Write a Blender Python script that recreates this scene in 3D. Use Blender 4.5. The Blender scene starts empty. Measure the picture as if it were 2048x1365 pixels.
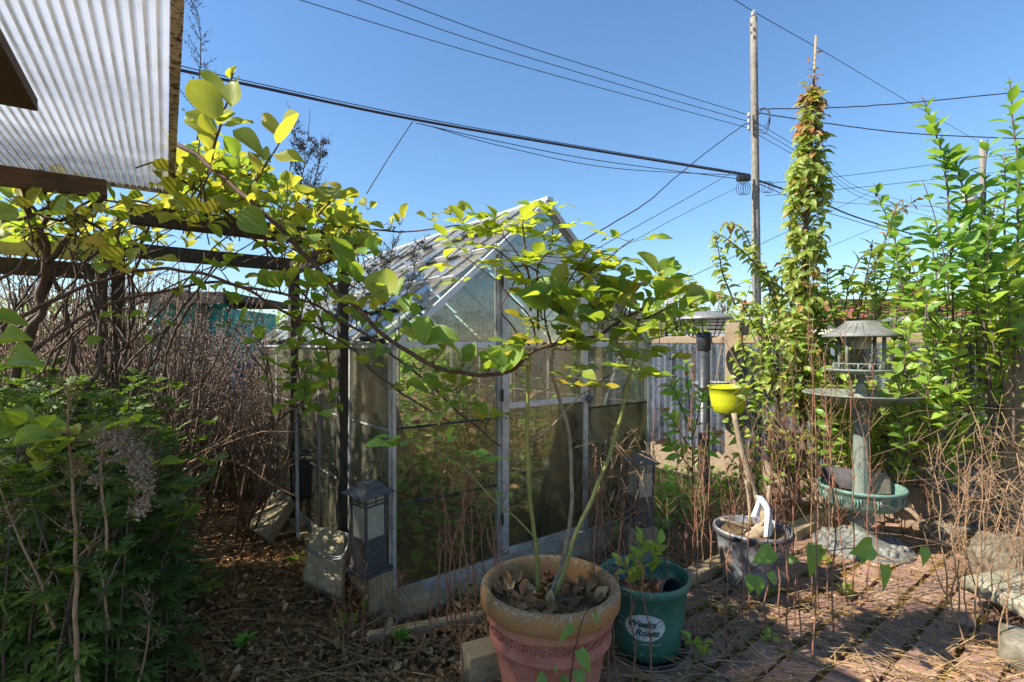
import bpy, math, random
import numpy as np
from mathutils import Vector, Matrix, noise as mnoise

# ------------------------------------------------------------------ camera, sky, sun, exposure
SC = bpy.context.scene
COL = SC.collection
H, F, CX, HY = 1.35, 1032.0, 1024.0, 690.0          # eye height (m); focal length, centre and horizon in photo pixels
cam_d = bpy.data.cameras.new('camera'); cam = bpy.data.objects.new('camera', cam_d); COL.objects.link(cam)
cam.location = (0, 0, H); cam.rotation_euler = (math.radians(90), 0, 0)
cam_d.sensor_width = 36; cam_d.lens = 36 * F / 2048; cam_d.shift_y = 7.5 / 2048
cam_d.clip_start = 0.05; cam_d.clip_end = 2000
SC.camera = cam
SUN_EL, SUN_AZ = math.radians(42), math.radians(-105)   # azimuth from +Y towards +X
w = bpy.data.worlds.new('World'); SC.world = w; w.use_nodes = True
wn = w.node_tree.nodes; wl = w.node_tree.links
bg = wn['Background']; sky = wn.new('ShaderNodeTexSky'); sky.sky_type = 'NISHITA'; sky.sun_disc = False
sky.sun_elevation = SUN_EL; sky.sun_rotation = SUN_AZ; sky.air_density = 1.4; sky.dust_density = 0.0; sky.ozone_density = 9.0
wl.new(sky.outputs[0], bg.inputs[0]); bg.inputs[1].default_value = 0.078
sd = bpy.data.lights.new('sun', 'SUN'); sd.energy = 4.2; sd.angle = math.radians(0.53); sd.color = (1.0, 0.93, 0.82)
so = bpy.data.objects.new('sun', sd); COL.objects.link(so)
sdir = Vector((math.sin(SUN_AZ) * math.cos(SUN_EL), math.cos(SUN_AZ) * math.cos(SUN_EL), math.sin(SUN_EL)))
so.location = sdir * 30; so.rotation_euler = sdir.to_track_quat('Z', 'Y').to_euler()
vs = SC.view_settings; vs.view_transform = 'Standard'; vs.look = 'None'; vs.exposure = 1.35; vs.gamma = 1.0; vs.use_curve_mapping = False
SC.cycles.max_bounces = 8; SC.cycles.transparent_max_bounces = 14; SC.cycles.diffuse_bounces = 5; SC.cycles.use_adaptive_sampling = True; SC.cycles.adaptive_threshold = 0.03
SC.cycles.use_denoising = True

# ------------------------------------------------------------------ helpers
U = Vector((0.788, 0.616, 0)); U.normalize()           # along the greenhouse front
S = Vector((-U.y, U.x, 0))                             # along the greenhouse side, away from the camera
Z = Vector((0, 0, 1))
def at(px, py, Y): return Vector(((px - CX) / F * Y, Y, H - (py - HY) / F * Y))
def gp(px, py, z=0.0):
    Y = (H - z) * F / (py - HY); return Vector(((px - CX) / F * Y, Y, z))
def proj(p): return (CX + p[0] / max(p[1], .01) * F, HY - (p[2] - H) / max(p[1], .01) * F)
def lin(r, g, b):
    f = lambda c: (c / 255 / 12.92) if c / 255 <= .04045 else ((c / 255 + .055) / 1.055) ** 2.4
    return (f(r), f(g), f(b), 1)

class MB:
    """collects faces; build() links them as one mesh object"""
    def __init__(s): s.v = []; s.f = []; s.uv = None; s.sm = []
    def add(s, vs_, fs, smooth=False):
        o = len(s.v); s.v += [tuple(p) for p in vs_]; s.f += [tuple(i + o for i in f) for f in fs]; s.sm += [smooth] * len(fs)
        return s
    def box(s, c, sx, sy, sz, ax=None, ay=None, az=None):
        ax = (ax or Vector((1, 0, 0))) * (sx / 2); ay = (ay or Vector((0, 1, 0))) * (sy / 2); az = (az or Z) * (sz / 2); c = Vector(c)
        v = [c + ax * a + ay * b + az * d for d in (-1, 1) for b in (-1, 1) for a in (-1, 1)]
        return s.add(v, [(0, 2, 3, 1), (4, 5, 7, 6), (0, 1, 5, 4), (2, 6, 7, 3), (0, 4, 6, 2), (1, 3, 7, 5)])
    def bar(s, a, b, wd, ht, up=Z):
        a = Vector(a); b = Vector(b); d = b - a; L = d.length; d = d / L
        sdv = d.cross(up)
        if sdv.length < 1e-4: sdv = d.cross(Vector((0, 1, 0)))
        sdv.normalize(); u2 = sdv.cross(d)
        return s.box((a + b) / 2, L, wd, ht, d, sdv, u2)
    def tube(s, pts, r0, r1=None, n=6, cap=True):
        pts = [Vector(p) for p in pts]; m = len(pts)
        rs = r0 if isinstance(r0, (list, tuple)) else [r0 + ((r1 if r1 is not None else r0) - r0) * i / max(m - 1, 1) for i in range(m)]
        t = (pts[1] - pts[0]).normalized(); nrm = t.orthogonal().normalized(); vs_ = []
        for i, p in enumerate(pts):
            t2 = (pts[min(i + 1, m - 1)] - pts[max(i - 1, 0)])
            t2 = t2.normalized() if t2.length > 1e-9 else t
            nrm = nrm - t2 * nrm.dot(t2)
            nrm = nrm.normalized() if nrm.length > 1e-6 else t2.orthogonal().normalized()
            bn = t2.cross(nrm)
            for k in range(n):
                a = 2 * math.pi * k / n
                vs_.append(p + (nrm * math.cos(a) + bn * math.sin(a)) * rs[i])
        fs = [(i * n + k, i * n + (k + 1) % n, (i + 1) * n + (k + 1) % n, (i + 1) * n + k) for i in range(m - 1) for k in range(n)]
        if cap and n > 3: fs += [tuple(range(n - 1, -1, -1)), tuple((m - 1) * n + k for k in range(n))]
        return s.add(vs_, fs, True)
    def lathe(s, c, prof, n=40, smooth=True, squash=None, close=False):
        c = Vector(c); m = len(prof); vs_ = []
        for r, z in prof:
            for k in range(n):
                a = 2 * math.pi * k / n; vs_.append(c + Vector((r * math.cos(a), r * math.sin(a), z)))
        fs = [(i * n + k, i * n + (k + 1) % n, (i + 1) * n + (k + 1) % n, (i + 1) * n + k) for i in range(m - 1) for k in range(n)]
        if close: fs += [tuple(range(n - 1, -1, -1)), tuple((m - 1) * n + k for k in range(n))]
        return s.add(vs_, fs, smooth)
    def prism(s, poly, d):
        """poly: 3D loop, extruded along vector d"""
        n = len(poly); d = Vector(d); v = [Vector(p) for p in poly] + [Vector(p) + d for p in poly]
        return s.add(v, [tuple(range(n - 1, -1, -1)), tuple(range(n, 2 * n))] + [(i, (i + 1) % n, n + (i + 1) % n, n + i) for i in range(n)])
    def mesh(s, name):
        me = bpy.data.meshes.new(name); me.from_pydata(s.v, [], s.f)
        me.polygons.foreach_set('use_smooth', s.sm)
        me.update(); return me
    def build(s, name, mat, parent=None, bevel=0):
        me = s.mesh(name); o = bpy.data.objects.new(name, me); COL.objects.link(o)
        if mat: me.materials.append(mat)
        if parent is not None: attach(o, parent)
        if bevel:
            b = o.modifiers.new('bevel', 'BEVEL'); b.width = bevel; b.segments = 2; b.limit_method = 'ANGLE'; b.angle_limit = math.radians(40)
        return o
def attach(o, parent):
    o.parent = parent; p = Vector((0, 0, 0)); q = parent
    while q is not None: p = p + Vector(q.location); q = q.parent
    o.location = Vector(o.location) - p
def tag(o, label, cat, group=None):
    o['label'] = label; o['category'] = cat
    if group: o['group'] = group
    return o
def thing(name, label, cat, loc, group=None):
    o = bpy.data.objects.new(name, None); COL.objects.link(o); o.location = loc; o.empty_display_size = .05
    return tag(o, label, cat, group)
def stuff(o): o['kind'] = 'stuff'; return o
def struct(o): o['kind'] = 'structure'; return o
def copy_tree(o, parent=None):
    c = o.copy(); COL.objects.link(c)
    if parent is not None: c.parent = parent
    for ch in o.children: copy_tree(ch, c)
    return c
def smooth(pts, n=6):
    pts = [Vector(p) for p in pts]; out = []
    P = [pts[0] * 2 - pts[1]] + pts + [pts[-1] * 2 - pts[-2]]
    for i in range(1, len(P) - 2):
        a, b, c, d = P[i - 1:i + 3]
        for k in range(n):
            t = k / n; out.append(.5 * ((2 * b) + (c - a) * t + (2 * a - 5 * b + 4 * c - d) * t * t + (3 * b - a - 3 * c + d) * t ** 3))
    out.append(pts[-1]); return out
def sm_px(l, n=5): return smooth([at(*q) for q in l], n)
def jit(pts, a, seed=0): return [p + Vector((mnoise.noise(p * 9 + Vector((seed, 0, 0))), mnoise.noise(p * 9 + Vector((0, seed + 5, 0))), mnoise.noise(p * 9 + Vector((0, 0, seed + 9))))) * a for p in pts]

# ------------------------------------------------------------------ materials
class NT:
    def __init__(s, name):
        s.m = bpy.data.materials.new(name); s.m.use_nodes = True; s.t = s.m.node_tree; s.t.nodes.clear()
        s.out = s.n('ShaderNodeOutputMaterial')
    def n(s, ty, **kw):
        nd = s.t.nodes.new(ty)
        for k, v in kw.items(): setattr(nd, k, v)
        return nd
    def l(s, a, b): s.t.links.new(a, b)
    def val(s, sock, v):
        if hasattr(v, 'links') or isinstance(v, bpy.types.NodeSocket): s.l(v, sock)
        else: sock.default_value = v
    def math(s, op, a, b=0.0, c=None, clamp=False):
        nd = s.n('ShaderNodeMath', operation=op, use_clamp=clamp); s.val(nd.inputs[0], a); s.val(nd.inputs[1], b)
        if c is not None: s.val(nd.inputs[2], c)
        return nd.outputs[0]
    def mix(s, f, a, b, mode='MIX'):
        nd = s.n('ShaderNodeMix', data_type='RGBA', blend_type=mode); s.val(nd.inputs[0], f); s.val(nd.inputs[6], a); s.val(nd.inputs[7], b); return nd.outputs[2]
    def ramp(s, f, stops):
        nd = s.n('ShaderNodeValToRGB'); s.val(nd.inputs[0], f); e = nd.color_ramp.elements
        while len(e) < len(stops): e.new(.5)
        for i, (p, c) in enumerate(stops):
            e[i].position = p; e[i].color = c if isinstance(c, (tuple, list)) else (c, c, c, 1)
        return nd.outputs[0]
    def noise(s, scale, detail=4, rough=.6, vec=None, stretch=None, dist=0.0):
        nd = s.n('ShaderNodeTexNoise'); nd.inputs['Scale'].default_value = scale; nd.inputs['Detail'].default_value = detail; nd.inputs['Roughness'].default_value = rough; nd.inputs['Distortion'].default_value = dist
        v = vec if vec is not None else s.geo()
        if stretch:
            mp = s.n('ShaderNodeMapping'); mp.inputs['Scale'].default_value = stretch; s.l(v, mp.inputs[0]); v = mp.outputs[0]
        s.l(v, nd.inputs['Vector']); return nd.outputs[0]
    def geo(s):
        if not hasattr(s, '_tc'): s._tc = s.n('ShaderNodeTexCoord')
        return s._tc.outputs['Object']
    def bump(s, h, st=.3, dist=.01):
        b = s.n('ShaderNodeBump'); b.inputs['Strength'].default_value = st; b.inputs['Distance'].default_value = dist; s.l(h, b.inputs['Height']); return b.outputs[0]
    def rnd(s):
        oi = s.n('ShaderNodeObjectInfo'); g = s.n('ShaderNodeNewGeometry')
        return s.math('FRACT', s.math('ADD', s.math('MULTIPLY', oi.outputs['Random'], 7.31), g.outputs['Random Per Island']))
    def pbr(s, col, rough=.7, metal=0., nrm=None, spec=.5, **kw):
        b = s.n('ShaderNodeBsdfPrincipled'); s.val(b.inputs['Base Color'], col); s.val(b.inputs['Roughness'], rough); s.val(b.inputs['Metallic'], metal); s.val(b.inputs['Specular IOR Level'], spec)
        if nrm is not None: s.l(nrm, b.inputs['Normal'])
        for k, v in kw.items(): s.val(b.inputs[k], v)
        return b.outputs[0]
    def done(s, sh): s.l(sh, s.out.inputs[0]); return s.m

def leaf_mat(name, c1, c2, c3=None, trans=None, tf=.45, rough=.42, vein=.35, p3=.85):
    """c1..c2: range of leaf greens, c3: a few odd leaves; trans: colour of light through the leaf"""
    t = NT(name); r = t.rnd()
    uv = t.n('ShaderNodeUVMap'); sp = t.n('ShaderNodeSeparateXYZ'); t.l(uv.outputs[0], sp.inputs[0])
    au = t.math('ABSOLUTE', t.math('SUBTRACT', sp.outputs[0], .5))
    rib = t.math('SUBTRACT', 1.0, t.math('MULTIPLY', au, 22.0), clamp=True)
    sv = t.math('FRACT', t.math('SUBTRACT', t.math('MULTIPLY', sp.outputs[1], 8.0), t.math('MULTIPLY', au, 7.0)))
    sv = t.math('MULTIPLY', t.math('GREATER_THAN', sv, .86), .55)
    vn = t.math('MULTIPLY', t.math('MAXIMUM', rib, sv), vein)
    col = t.mix(r, c1, c2)
    if c3 is not None: col = t.mix(t.ramp(r, [(p3 - .04, 0.), (p3 + .04, 1.)]), col, c3)
    mot = t.noise(30, 3); col = t.mix(t.math('MULTIPLY', mot, .5), col, t.mix(.5, col, (.02, .03, .008, 1)))
    light = t.mix(.7, col, (.62, .62, .28, 1)); col = t.mix(vn, col, light)
    edge = t.ramp(au, [(.38, 0.), (.5, .35)]); col = t.mix(edge, col, t.mix(.6, col, (.45, .34, .05, 1)))
    col = t.mix(t.ramp(t.noise(11, 4, .7), [(.70, 0.), (.78, .6)]), col, (.16, .09, .03, 1))
    bp = t.bump(t.math('SUBTRACT', t.math('MULTIPLY', mot, .3), vn), .35, .004)
    d = t.pbr(col, rough, nrm=bp, spec=.45)
    tr = t.n('ShaderNodeBsdfTranslucent'); t.val(tr.inputs[0], t.mix(t.math('MULTIPLY', r, .6), trans or c2, t.mix(.5, trans or c2, c1)))
    mx = t.n('ShaderNodeMixShader'); mx.inputs[0].default_value = tf; t.l(d, mx.inputs[1]); t.l(tr.outputs[0], mx.inputs[2])
    return t.done(mx.outputs[0])
def bark(name, a, b, scale=40, rough=.8, st=.5):
    t = NT(name); n = t.noise(scale, 5, .65); r = t.rnd()
    col = t.mix(t.ramp(n, [(.3, 0.), (.7, 1.)]), a, b); col = t.mix(t.math('MULTIPLY', r, .4), col, t.mix(.5, a, col))
    return t.done(t.pbr(col, rough, nrm=t.bump(n, st, .004)))
def wood(name, a, b, stretch=(2, 30, 30), scale=3., rough=.75, vecrot=0):
    t = NT(name); mp = t.n('ShaderNodeMapping'); mp.inputs['Rotation'].default_value = (0, 0, -vecrot); t.l(t.geo(), mp.inputs[0])
    n = t.noise(scale, 6, .65, mp.outputs[0], stretch, .4); n2 = t.noise(9, 4, .7)
    col = t.mix(t.ramp(n, [(.3, 0.), (.7, 1.)]), a, b); col = t.mix(t.ramp(n2, [(.45, 0.), (.75, .7)]), col, (.03, .03, .025, 1))
    return t.done(t.pbr(col, rough, nrm=t.bump(n, .5, .004), spec=.3))
def simple(name, a, b=None, rough=.5, metal=0., scale=25, spec=.5, st=.15, dirt=None, dscale=6, dlo=.5, dhi=.8):
    t = NT(name); n = t.noise(scale, 5, .65); b = b or a; col = t.mix(t.ramp(n, [(.3, 0.), (.7, 1.)]), a, b)
    if dirt: col = t.mix(t.ramp(t.noise(dscale, 6, .7), [(dlo, 0.), (dhi, 1.)]), col, dirt)
    return t.done(t.pbr(col, t.ramp(n, [(.2, max(rough - .12, .05)), (.8, min(rough + .15, 1))]), metal, t.bump(n, st, .003), spec))
def glass(name, tint, dirt_c, lo, hi, dmax, sc=(1, 1, .35), scale=7, gl=1.0):
    t = NT(name); tr = t.n('ShaderNodeBsdfTransparent'); tr.inputs[0].default_value = tint
    g = t.n('ShaderNodeBsdfGlossy'); g.inputs['Roughness'].default_value = .03; g.inputs[0].default_value = (1, 1, 1, 1)
    fr = t.n('ShaderNodeFresnel'); fr.inputs[0].default_value = 1.45
    m1 = t.n('ShaderNodeMixShader'); t.l(t.math('MULTIPLY', fr.outputs[0], gl, clamp=True), m1.inputs[0]); t.l(tr.outputs[0], m1.inputs[1]); t.l(g.outputs[0], m1.inputs[2])
    n = t.noise(scale, 7, .7, None, sc, .6); n3 = t.noise(60, 4, .7)
    dm = t.math('MULTIPLY', t.ramp(n, [(lo, 0.06), (hi, 1.)]), t.ramp(n3, [(.3, .6), (.7, 1.)])); dm = t.math('MULTIPLY', dm, dmax)
    df = t.n('ShaderNodeBsdfDiffuse'); df.inputs[0].default_value = dirt_c; tl = t.n('ShaderNodeBsdfTranslucent'); tl.inputs[0].default_value = dirt_c
    m2 = t.n('ShaderNodeMixShader'); m2.inputs[0].default_value = .5; t.l(df.outputs[0], m2.inputs[1]); t.l(tl.outputs[0], m2.inputs[2])
    m3 = t.n('ShaderNodeMixShader'); t.l(dm, m3.inputs[0]); t.l(m1.outputs[0], m3.inputs[1]); t.l(m2.outputs[0], m3.inputs[2])
    return t.done(m3.outputs[0])

M = {}
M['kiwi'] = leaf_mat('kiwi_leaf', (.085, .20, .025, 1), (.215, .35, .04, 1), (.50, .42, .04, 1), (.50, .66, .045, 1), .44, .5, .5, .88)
M['kiwi_top'] = leaf_mat('kiwi_leaf_sunny', (.18, .27, .035, 1), (.37, .37, .045, 1), (.55, .36, .045, 1), (.70, .66, .05, 1), .46, .5, .55, .82)  # lighter, yellower copy of the kiwi leaf; sunlit look painted into its colour
M['rose'] = leaf_mat('rose_leaf', (0.122, 0.244, 0.0325, 1), (0.276, 0.374, 0.0406, 1), (0.552, 0.406, 0.0325, 1), (0.747, 0.812, 0.0488, 1), .45, .35, .3, .84)
M['shrub'] = leaf_mat('shrub_leaf', (0.0944, 0.21, 0.0281, 1), (0.19, 0.354, 0.0491, 1), None, (0.46, 0.714, 0.0562, 1), .4, .33, .25)
M['cherry'] = leaf_mat('cherry_leaf', (0.132, 0.241, 0.0385, 1), (0.324, 0.391, 0.0605, 1), (0.504, 0.23, 0.066, 1), (0.696, 0.713, 0.066, 1), .42, .35, .3, .95)
M['hedge'] = leaf_mat('hedge_leaf', (0.148, 0.309, 0.0323, 1), (0.327, 0.509, 0.0484, 1), None, (0.714, 0.731, 0.0646, 1), .42, .4, .25)
M['mug'] = leaf_mat('mugwort_leaf', (0.0516, 0.112, 0.02, 1), (0.117, 0.21, 0.0349, 1), None, (0.258, 0.419, 0.0375, 1), .35, .5, .3)
M['cover'] = leaf_mat('ground_cover_leaf', (0.114, 0.281, 0.0328, 1), (0.278, 0.562, 0.0515, 1), None, (0.558, 0.88, 0.0702, 1), .35, .5, .2)
M['heart'] = leaf_mat('heart_leaf', (0.107, 0.243, 0.0429, 1), (0.243, 0.429, 0.0572, 1), None, (0.515, 0.786, 0.0715, 1), .4, .4, .4)
M['dead'] = leaf_mat('dead_leaf', (0.171, 0.0779, 0.0278, 1), (0.462, 0.235, 0.091, 1), (0.722, 0.454, 0.214, 1), (0.402, 0.179, 0.0428, 1), .12, .8, .3, .86)
M['cane'] = bark('brown_cane', (.055, .026, .018, 1), (.15, .075, .05, 1), 60)
M['cane_old'] = bark('old_vine_bark', (.045, .026, .018, 1), (.13, .08, .05, 1), 45)
M['green_cane'] = bark('green_rose_cane', (0.144, 0.156, 0.03, 1), (0.3, 0.288, 0.072, 1), 50, .5, .2)
M['tan_cane'] = bark('tan_rose_cane', (0.188, 0.138, 0.0875, 1), (0.4, 0.312, 0.2, 1), 40)
M['dry'] = bark('dry_stalk_bark', (0.209, 0.12, 0.0595, 1), (0.418, 0.27, 0.145, 1), 70)
M['brush'] = bark('dark_dry_brush', (0.099, 0.06, 0.041, 1), (0.277, 0.18, 0.119, 1), 70)
M['dry_red'] = bark('reddish_dry_stalk', (0.163, 0.0688, 0.0375, 1), (0.35, 0.169, 0.0938, 1), 70)
M['straw'] = bark('straw', (0.276, 0.168, 0.0765, 1), (0.529, 0.357, 0.17, 1), 50)
M['seed'] = bark('dry_seed_heads', (0.108, 0.0713, 0.0506, 1), (0.316, 0.218, 0.157, 1), 50)
M['seed_dark'] = bark('dark_seed_heads', (.03, .022, .02, 1), (.08, .06, .05, 1), 50)
M['seed_grey'] = bark('grey_seed_fluff', (.20, .145, .09, 1), (.42, .33, .23, 1), 50)
M['twig'] = bark('shrub_twig', (.06, .04, .03, 1), (.17, .12, .085, 1), 50)
M['alu'] = simple('weathered_aluminium', (0.408, 0.396, 0.36, 1), (0.6, 0.588, 0.552, 1), .48, .45, 30, .5, .1, (0.192, 0.156, 0.114, 1), 5, .5, .8)
M['alu_bright'] = simple('bare_aluminium', (.46, .46, .45, 1), (.64, .64, .62, 1), .4, .4, 20, .5, .1, (.24, .21, .16, 1), 9, .52, .8)
M['rubber'] = simple('black_seal', (.02, .02, .018, 1), (.04, .04, .03, 1), .8)
M['glass'] = glass('dirty_glass', (.93, .94, .90, 1), (.40, .36, .27, 1), .42, .78, .18, (1, 1, .4), 9, .8)
M['glass_green'] = glass('algae_glass', (.90, .92, .82, 1), (.34, .29, .17, 1), .36, .70, .34, (1, 1, .3), 9, 1.0)
M['glass_side'] = glass('chalky_glass', (.9, .91, .86, 1), (.46, .43, .31, 1), .36, .68, .36, (1, 1, .16), 10, .9)
M['glass_roof'] = glass('roof_glass', (.88, .9, .91, 1), (.42, .39, .31, 1), .3, .66, .46, (1, 1, 1), 12, .9)
M['blackmetal'] = simple('charcoal_metal', (0.0609, 0.0595, 0.058, 1), (0.109, 0.106, 0.102, 1), .5, .1, 40, .4, .1, (0.246, 0.225, 0.189, 1), 14, .58, .9)
M['lampglass'] = simple('milky_lamp_glass', (.36, .33, .24, 1), (.46, .43, .32, 1), .35, 0, 8, .5, .05, (.22, .19, .12, 1), 12, .45, .85)
M['pvc'] = simple('black_plastic_pipe', (.022, .024, .03, 1), (.045, .048, .055, 1), .4, 0, 30, .5, .05, (.12, .12, .12, 1), 10, .65, .95)
M['galv'] = simple('dull_grey_metal', (.22, .22, .22, 1), (.34, .34, .33, 1), .5, .4, 25, .5, .1, (.1, .085, .06, 1), 9, .55, .9)
M['lime'] = simple('lime_plastic', (.44, .47, .01, 1), (.54, .56, .018, 1), .45, 0, 9, .5, .05, (.27, .24, .05, 1), 14, .6, .9)
M['bathroof'] = simple('grey_brown_patina', (.13, .135, .12, 1), (.22, .22, .195, 1), .6, .1, 20, .5, .15, (.2, .18, .14, 1), 7, .5, .9)
M['patina'] = simple('green_patina', (.125, .155, .125, 1), (.215, .25, .205, 1), .6, .05, 20, .4, .25, (.28, .26, .20, 1), 9, .48, .78)
M['teal_pot'] = simple('teal_planter', (0.09, 0.187, 0.148, 1), (0.18, 0.281, 0.229, 1), .5, 0, 15, .5, .1, (0.144, 0.117, 0.0888, 1), 9, .6, .9)
M['greenpot'] = simple('dark_green_plastic', (0.0346, 0.126, 0.0918, 1), (0.054, 0.163, 0.12, 1), .4, 0, 12, .5, .05, (0.151, 0.158, 0.11, 1), 16, .55, .9)
M['label'] = simple('pale_print', (.5, .55, .52, 1), (.62, .66, .63, 1), .5, 0, 30, .4, 0, (.16, .25, .21, 1), 22, .52, .72)
M['ink'] = simple('dark_print', (.015, .06, .05, 1), (.02, .07, .06, 1), .5)
M['brownlabel'] = simple('brown_print', (.14, .095, .06, 1), (.24, .18, .12, 1), .6, 0, 60)
M['greypot'] = simple('faded_black_plastic', (.13, .135, .145, 1), (.34, .345, .355, 1), .55, 0, 9, .4, .1, (.04, .04, .043, 1), 7, .46, .7)
M['blackpot'] = simple('black_plastic', (.025, .025, .027, 1), (.05, .05, .052, 1), .7)
M['brown_plastic'] = simple('copper_brown_plastic', (.26, .11, .06, 1), (.36, .17, .1, 1), .35)
M['white'] = simple('white_plastic_tag', (.62, .62, .62, 1), (.74, .74, .74, 1), .5)
M['concrete'] = simple('grey_concrete', (0.244, 0.197, 0.12, 1), (0.473, 0.386, 0.246, 1), .9, 0, 40, .2, .8, (0.0979, 0.0905, 0.0437, 1), 5, .5, .8)
M['wallconc'] = simple('mossy_concrete', (0.2, 0.149, 0.0975, 1), (0.34, 0.261, 0.18, 1), .9, 0, 60, .2, .8, (0.09, 0.0765, 0.0375, 1), 4, .5, .8)
M['stone'] = simple('pale_weathered_stone', (0.212, 0.194, 0.133, 1), (0.386, 0.354, 0.258, 1), .85, 0, 30, .2, .9, (0.092, 0.0952, 0.0405, 1), 6, .5, .75)
M['darkstone'] = simple('pitted_stone', (0.132, 0.117, 0.0864, 1), (0.274, 0.241, 0.179, 1), .9, 0, 55, .2, 1., (0.0497, 0.0505, 0.0232, 1), 7, .5, .7)
M['bluesheet_old'] = simple('blue_grey_sheet', (.12, .16, .24, 1), (.24, .29, .37, 1), .4, .2, 8, .5, .1, (.28, .25, .2, 1), 5, .5, .85)
M['bluesheet'] = glass('blue_corrugated_plastic', (.62, .70, .84, 1), (.46, .52, .62, 1), .34, .74, .5, (1, 1, .3), 6, 2.0)  # pale blue film in the dirt layer also paints in the white glare
M['teal'] = simple('teal_siding', (.01, .30, .27, 1), (.02, .40, .36, 1), .45, 0, 6, .4, .05)
M['blue_tarp'] = simple('blue_sheet', (.01, .09, .22, 1), (.02, .15, .3, 1), .5)
M['darkwood'] = wood('dark_old_wood', (.028, .022, .017, 1), (.085, .066, .05, 1), (30, 30, 3))
M['greywood'] = wood('grey_old_wood', (.12, .10, .075, 1), (.26, .22, .165, 1), (2, 30, 30), 3., .8, math.atan2(U.y, U.x))
M['beamwood'] = wood('brown_beam_wood', (.075, .045, .028, 1), (.19, .12, .075, 1), (2, 40, 40), 3., .7, math.atan2(.574, .819))
M['darkbeam'] = wood('dark_rafter_wood', (.035, .02, .014, 1), (.09, .05, .03, 1), (2, 40, 40), 3., .7, math.atan2(.574, .819))
M['yellowwood'] = wood('yellow_plank', (.62, .54, .09, 1), (.78, .70, .17, 1), (2, 40, 40), 3., .6, math.atan2(U.y, U.x))
M['timber'] = wood('weathered_timber', (0.273, 0.195, 0.0975, 1), (0.494, 0.377, 0.221, 1), (2, 40, 40), 3., .75, math.atan2(U.y, U.x))
M['blockwood'] = wood('cut_timber', (0.257, 0.176, 0.0878, 1), (0.446, 0.338, 0.189, 1), (20, 20, 3))
M['pole'] = wood('utility_pole_wood', (.17, .15, .12, 1), (.33, .30, .25, 1), (30, 30, 1), 1.)
M['cable'] = simple('black_cable', (.02, .022, .028, 1), (.03, .032, .04, 1), .6)
M['porcelain'] = simple('grey_porcelain', (.4, .42, .44, 1), (.55, .56, .58, 1), .3)
M['redroof'] = simple('red_brown_roof', (0.16, 0.05, 0.034, 1), (0.24, 0.085, 0.06, 1), .85, 0, 30)
M['greyroof'] = simple('grey_shingle', (.12, .105, .09, 1), (.22, .19, .16, 1), .9, 0, 20)
M['housewall'] = simple('cream_house_wall', (.5, .47, .4, 1), (.56, .53, .46, 1), .85, 0, 10)
M['fascia'] = simple('white_fascia', (.66, .66, .64, 1), (.72, .72, .7, 1), .6)
M['darkpane'] = simple('dark_window_glass', (.03, .04, .05, 1), (.05, .06, .07, 1), .1)
M['moss'] = simple('joint_moss', (.075, .055, .012, 1), (.22, .125, .02, 1), .95, 0, 80, .1, 1.)
# special surfaces
t = NT('soil'); n = t.noise(9, 8, .7); n2 = t.noise(70, 5, .7)
c = t.mix(t.ramp(n, [(.35, 0.), (.65, 1.)]), (.10, .06, .032, 1), (.25, .16, .085, 1)); c = t.mix(t.ramp(n2, [(.45, 0.), (.7, .6)]), c, (.32, .21, .11, 1))
c = t.mix(t.ramp(t.noise(2.2, 5, .6), [(.52, 0.), (.66, .55)]), c, (.045, .055, .018, 1))
M['soil'] = t.done(t.pbr(c, .95, nrm=t.bump(t.math('ADD', n2, n), .9, .02), spec=.15))
t = NT('red_paver'); r = t.rnd(); n = t.noise(14, 8, .7); n2 = t.noise(45, 5, .7)
c = t.mix(r, (.23, .12, .088, 1), (.40, .245, .185, 1)); c = t.mix(t.ramp(n, [(.4, 0.), (.7, .75)]), c, (.19, .115, .08, 1))
c = t.mix(t.ramp(n2, [(.56, 0.), (.66, .85)]), c, (.50, .45, .38, 1)); c = t.mix(t.ramp(t.noise(5, 6, .7), [(.46, 0.), (.64, .85)]), c, (.24, .145, .06, 1))
M['paver'] = t.done(t.pbr(c, .9, nrm=t.bump(t.math('ADD', n, n2), .7, .006), spec=.25))
t = NT('terracotta'); sp = t.n('ShaderNodeSeparateXYZ'); t.l(t.geo(), sp.inputs[0]); n = t.noise(11, 7, .7); n2 = t.noise(70, 6, .75); n4 = t.noise(120, 3)
c = t.mix(t.ramp(n, [(.35, 0.), (.7, 1.)]), (.38, .125, .078, 1), (.54, .22, .15, 1))
up = t.ramp(t.math('ADD', sp.outputs[2], t.math('MULTIPLY', t.math('SUBTRACT', n, .5), .12)), [(.345, 0.), (.40, 1.)])
c = t.mix(t.math('MULTIPLY', up, .85), c, t.mix(n, (.22, .12, .035, 1), (.50, .27, .08, 1)))
crust = t.math('MULTIPLY', t.ramp(sp.outputs[2], [(.425, .0), (.453, 1.)]), t.ramp(n2, [(.5, 0.), (.62, .85)])); c = t.mix(crust, c, (.52, .47, .38, 1))
c = t.mix(t.ramp(t.noise(16, 7, .78), [(.52, 0.), (.68, .7)]), c, (.26, .19, .14, 1))
M['terracotta'] = t.done(t.pbr(c, .88, nrm=t.bump(t.math('ADD', n4, n2), .8, .006), spec=.25))
t = NT('polycarbonate'); n = t.noise(3.2, 6, .7, None, None, .5)
D1 = Vector((-.557, .8305, 0)); D2 = Vector((.8305, .557, 0)); RC = Vector((-1.818, 2.72, 2.16))
dp = t.n('ShaderNodeVectorMath', operation='DOT_PRODUCT'); t.l(t.geo(), dp.inputs[0]); dp.inputs[1].default_value = tuple(D1)
far = t.ramp(t.math('ADD', t.math('SUBTRACT', dp.outputs['Value'], RC.dot(D1)), t.math('MULTIPLY', t.math('SUBTRACT', t.noise(2.2, 6, .7, None, (1, 1, 1), .6), .5), 1.6)), [(.0, 0.), (1., 1.)])
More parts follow.
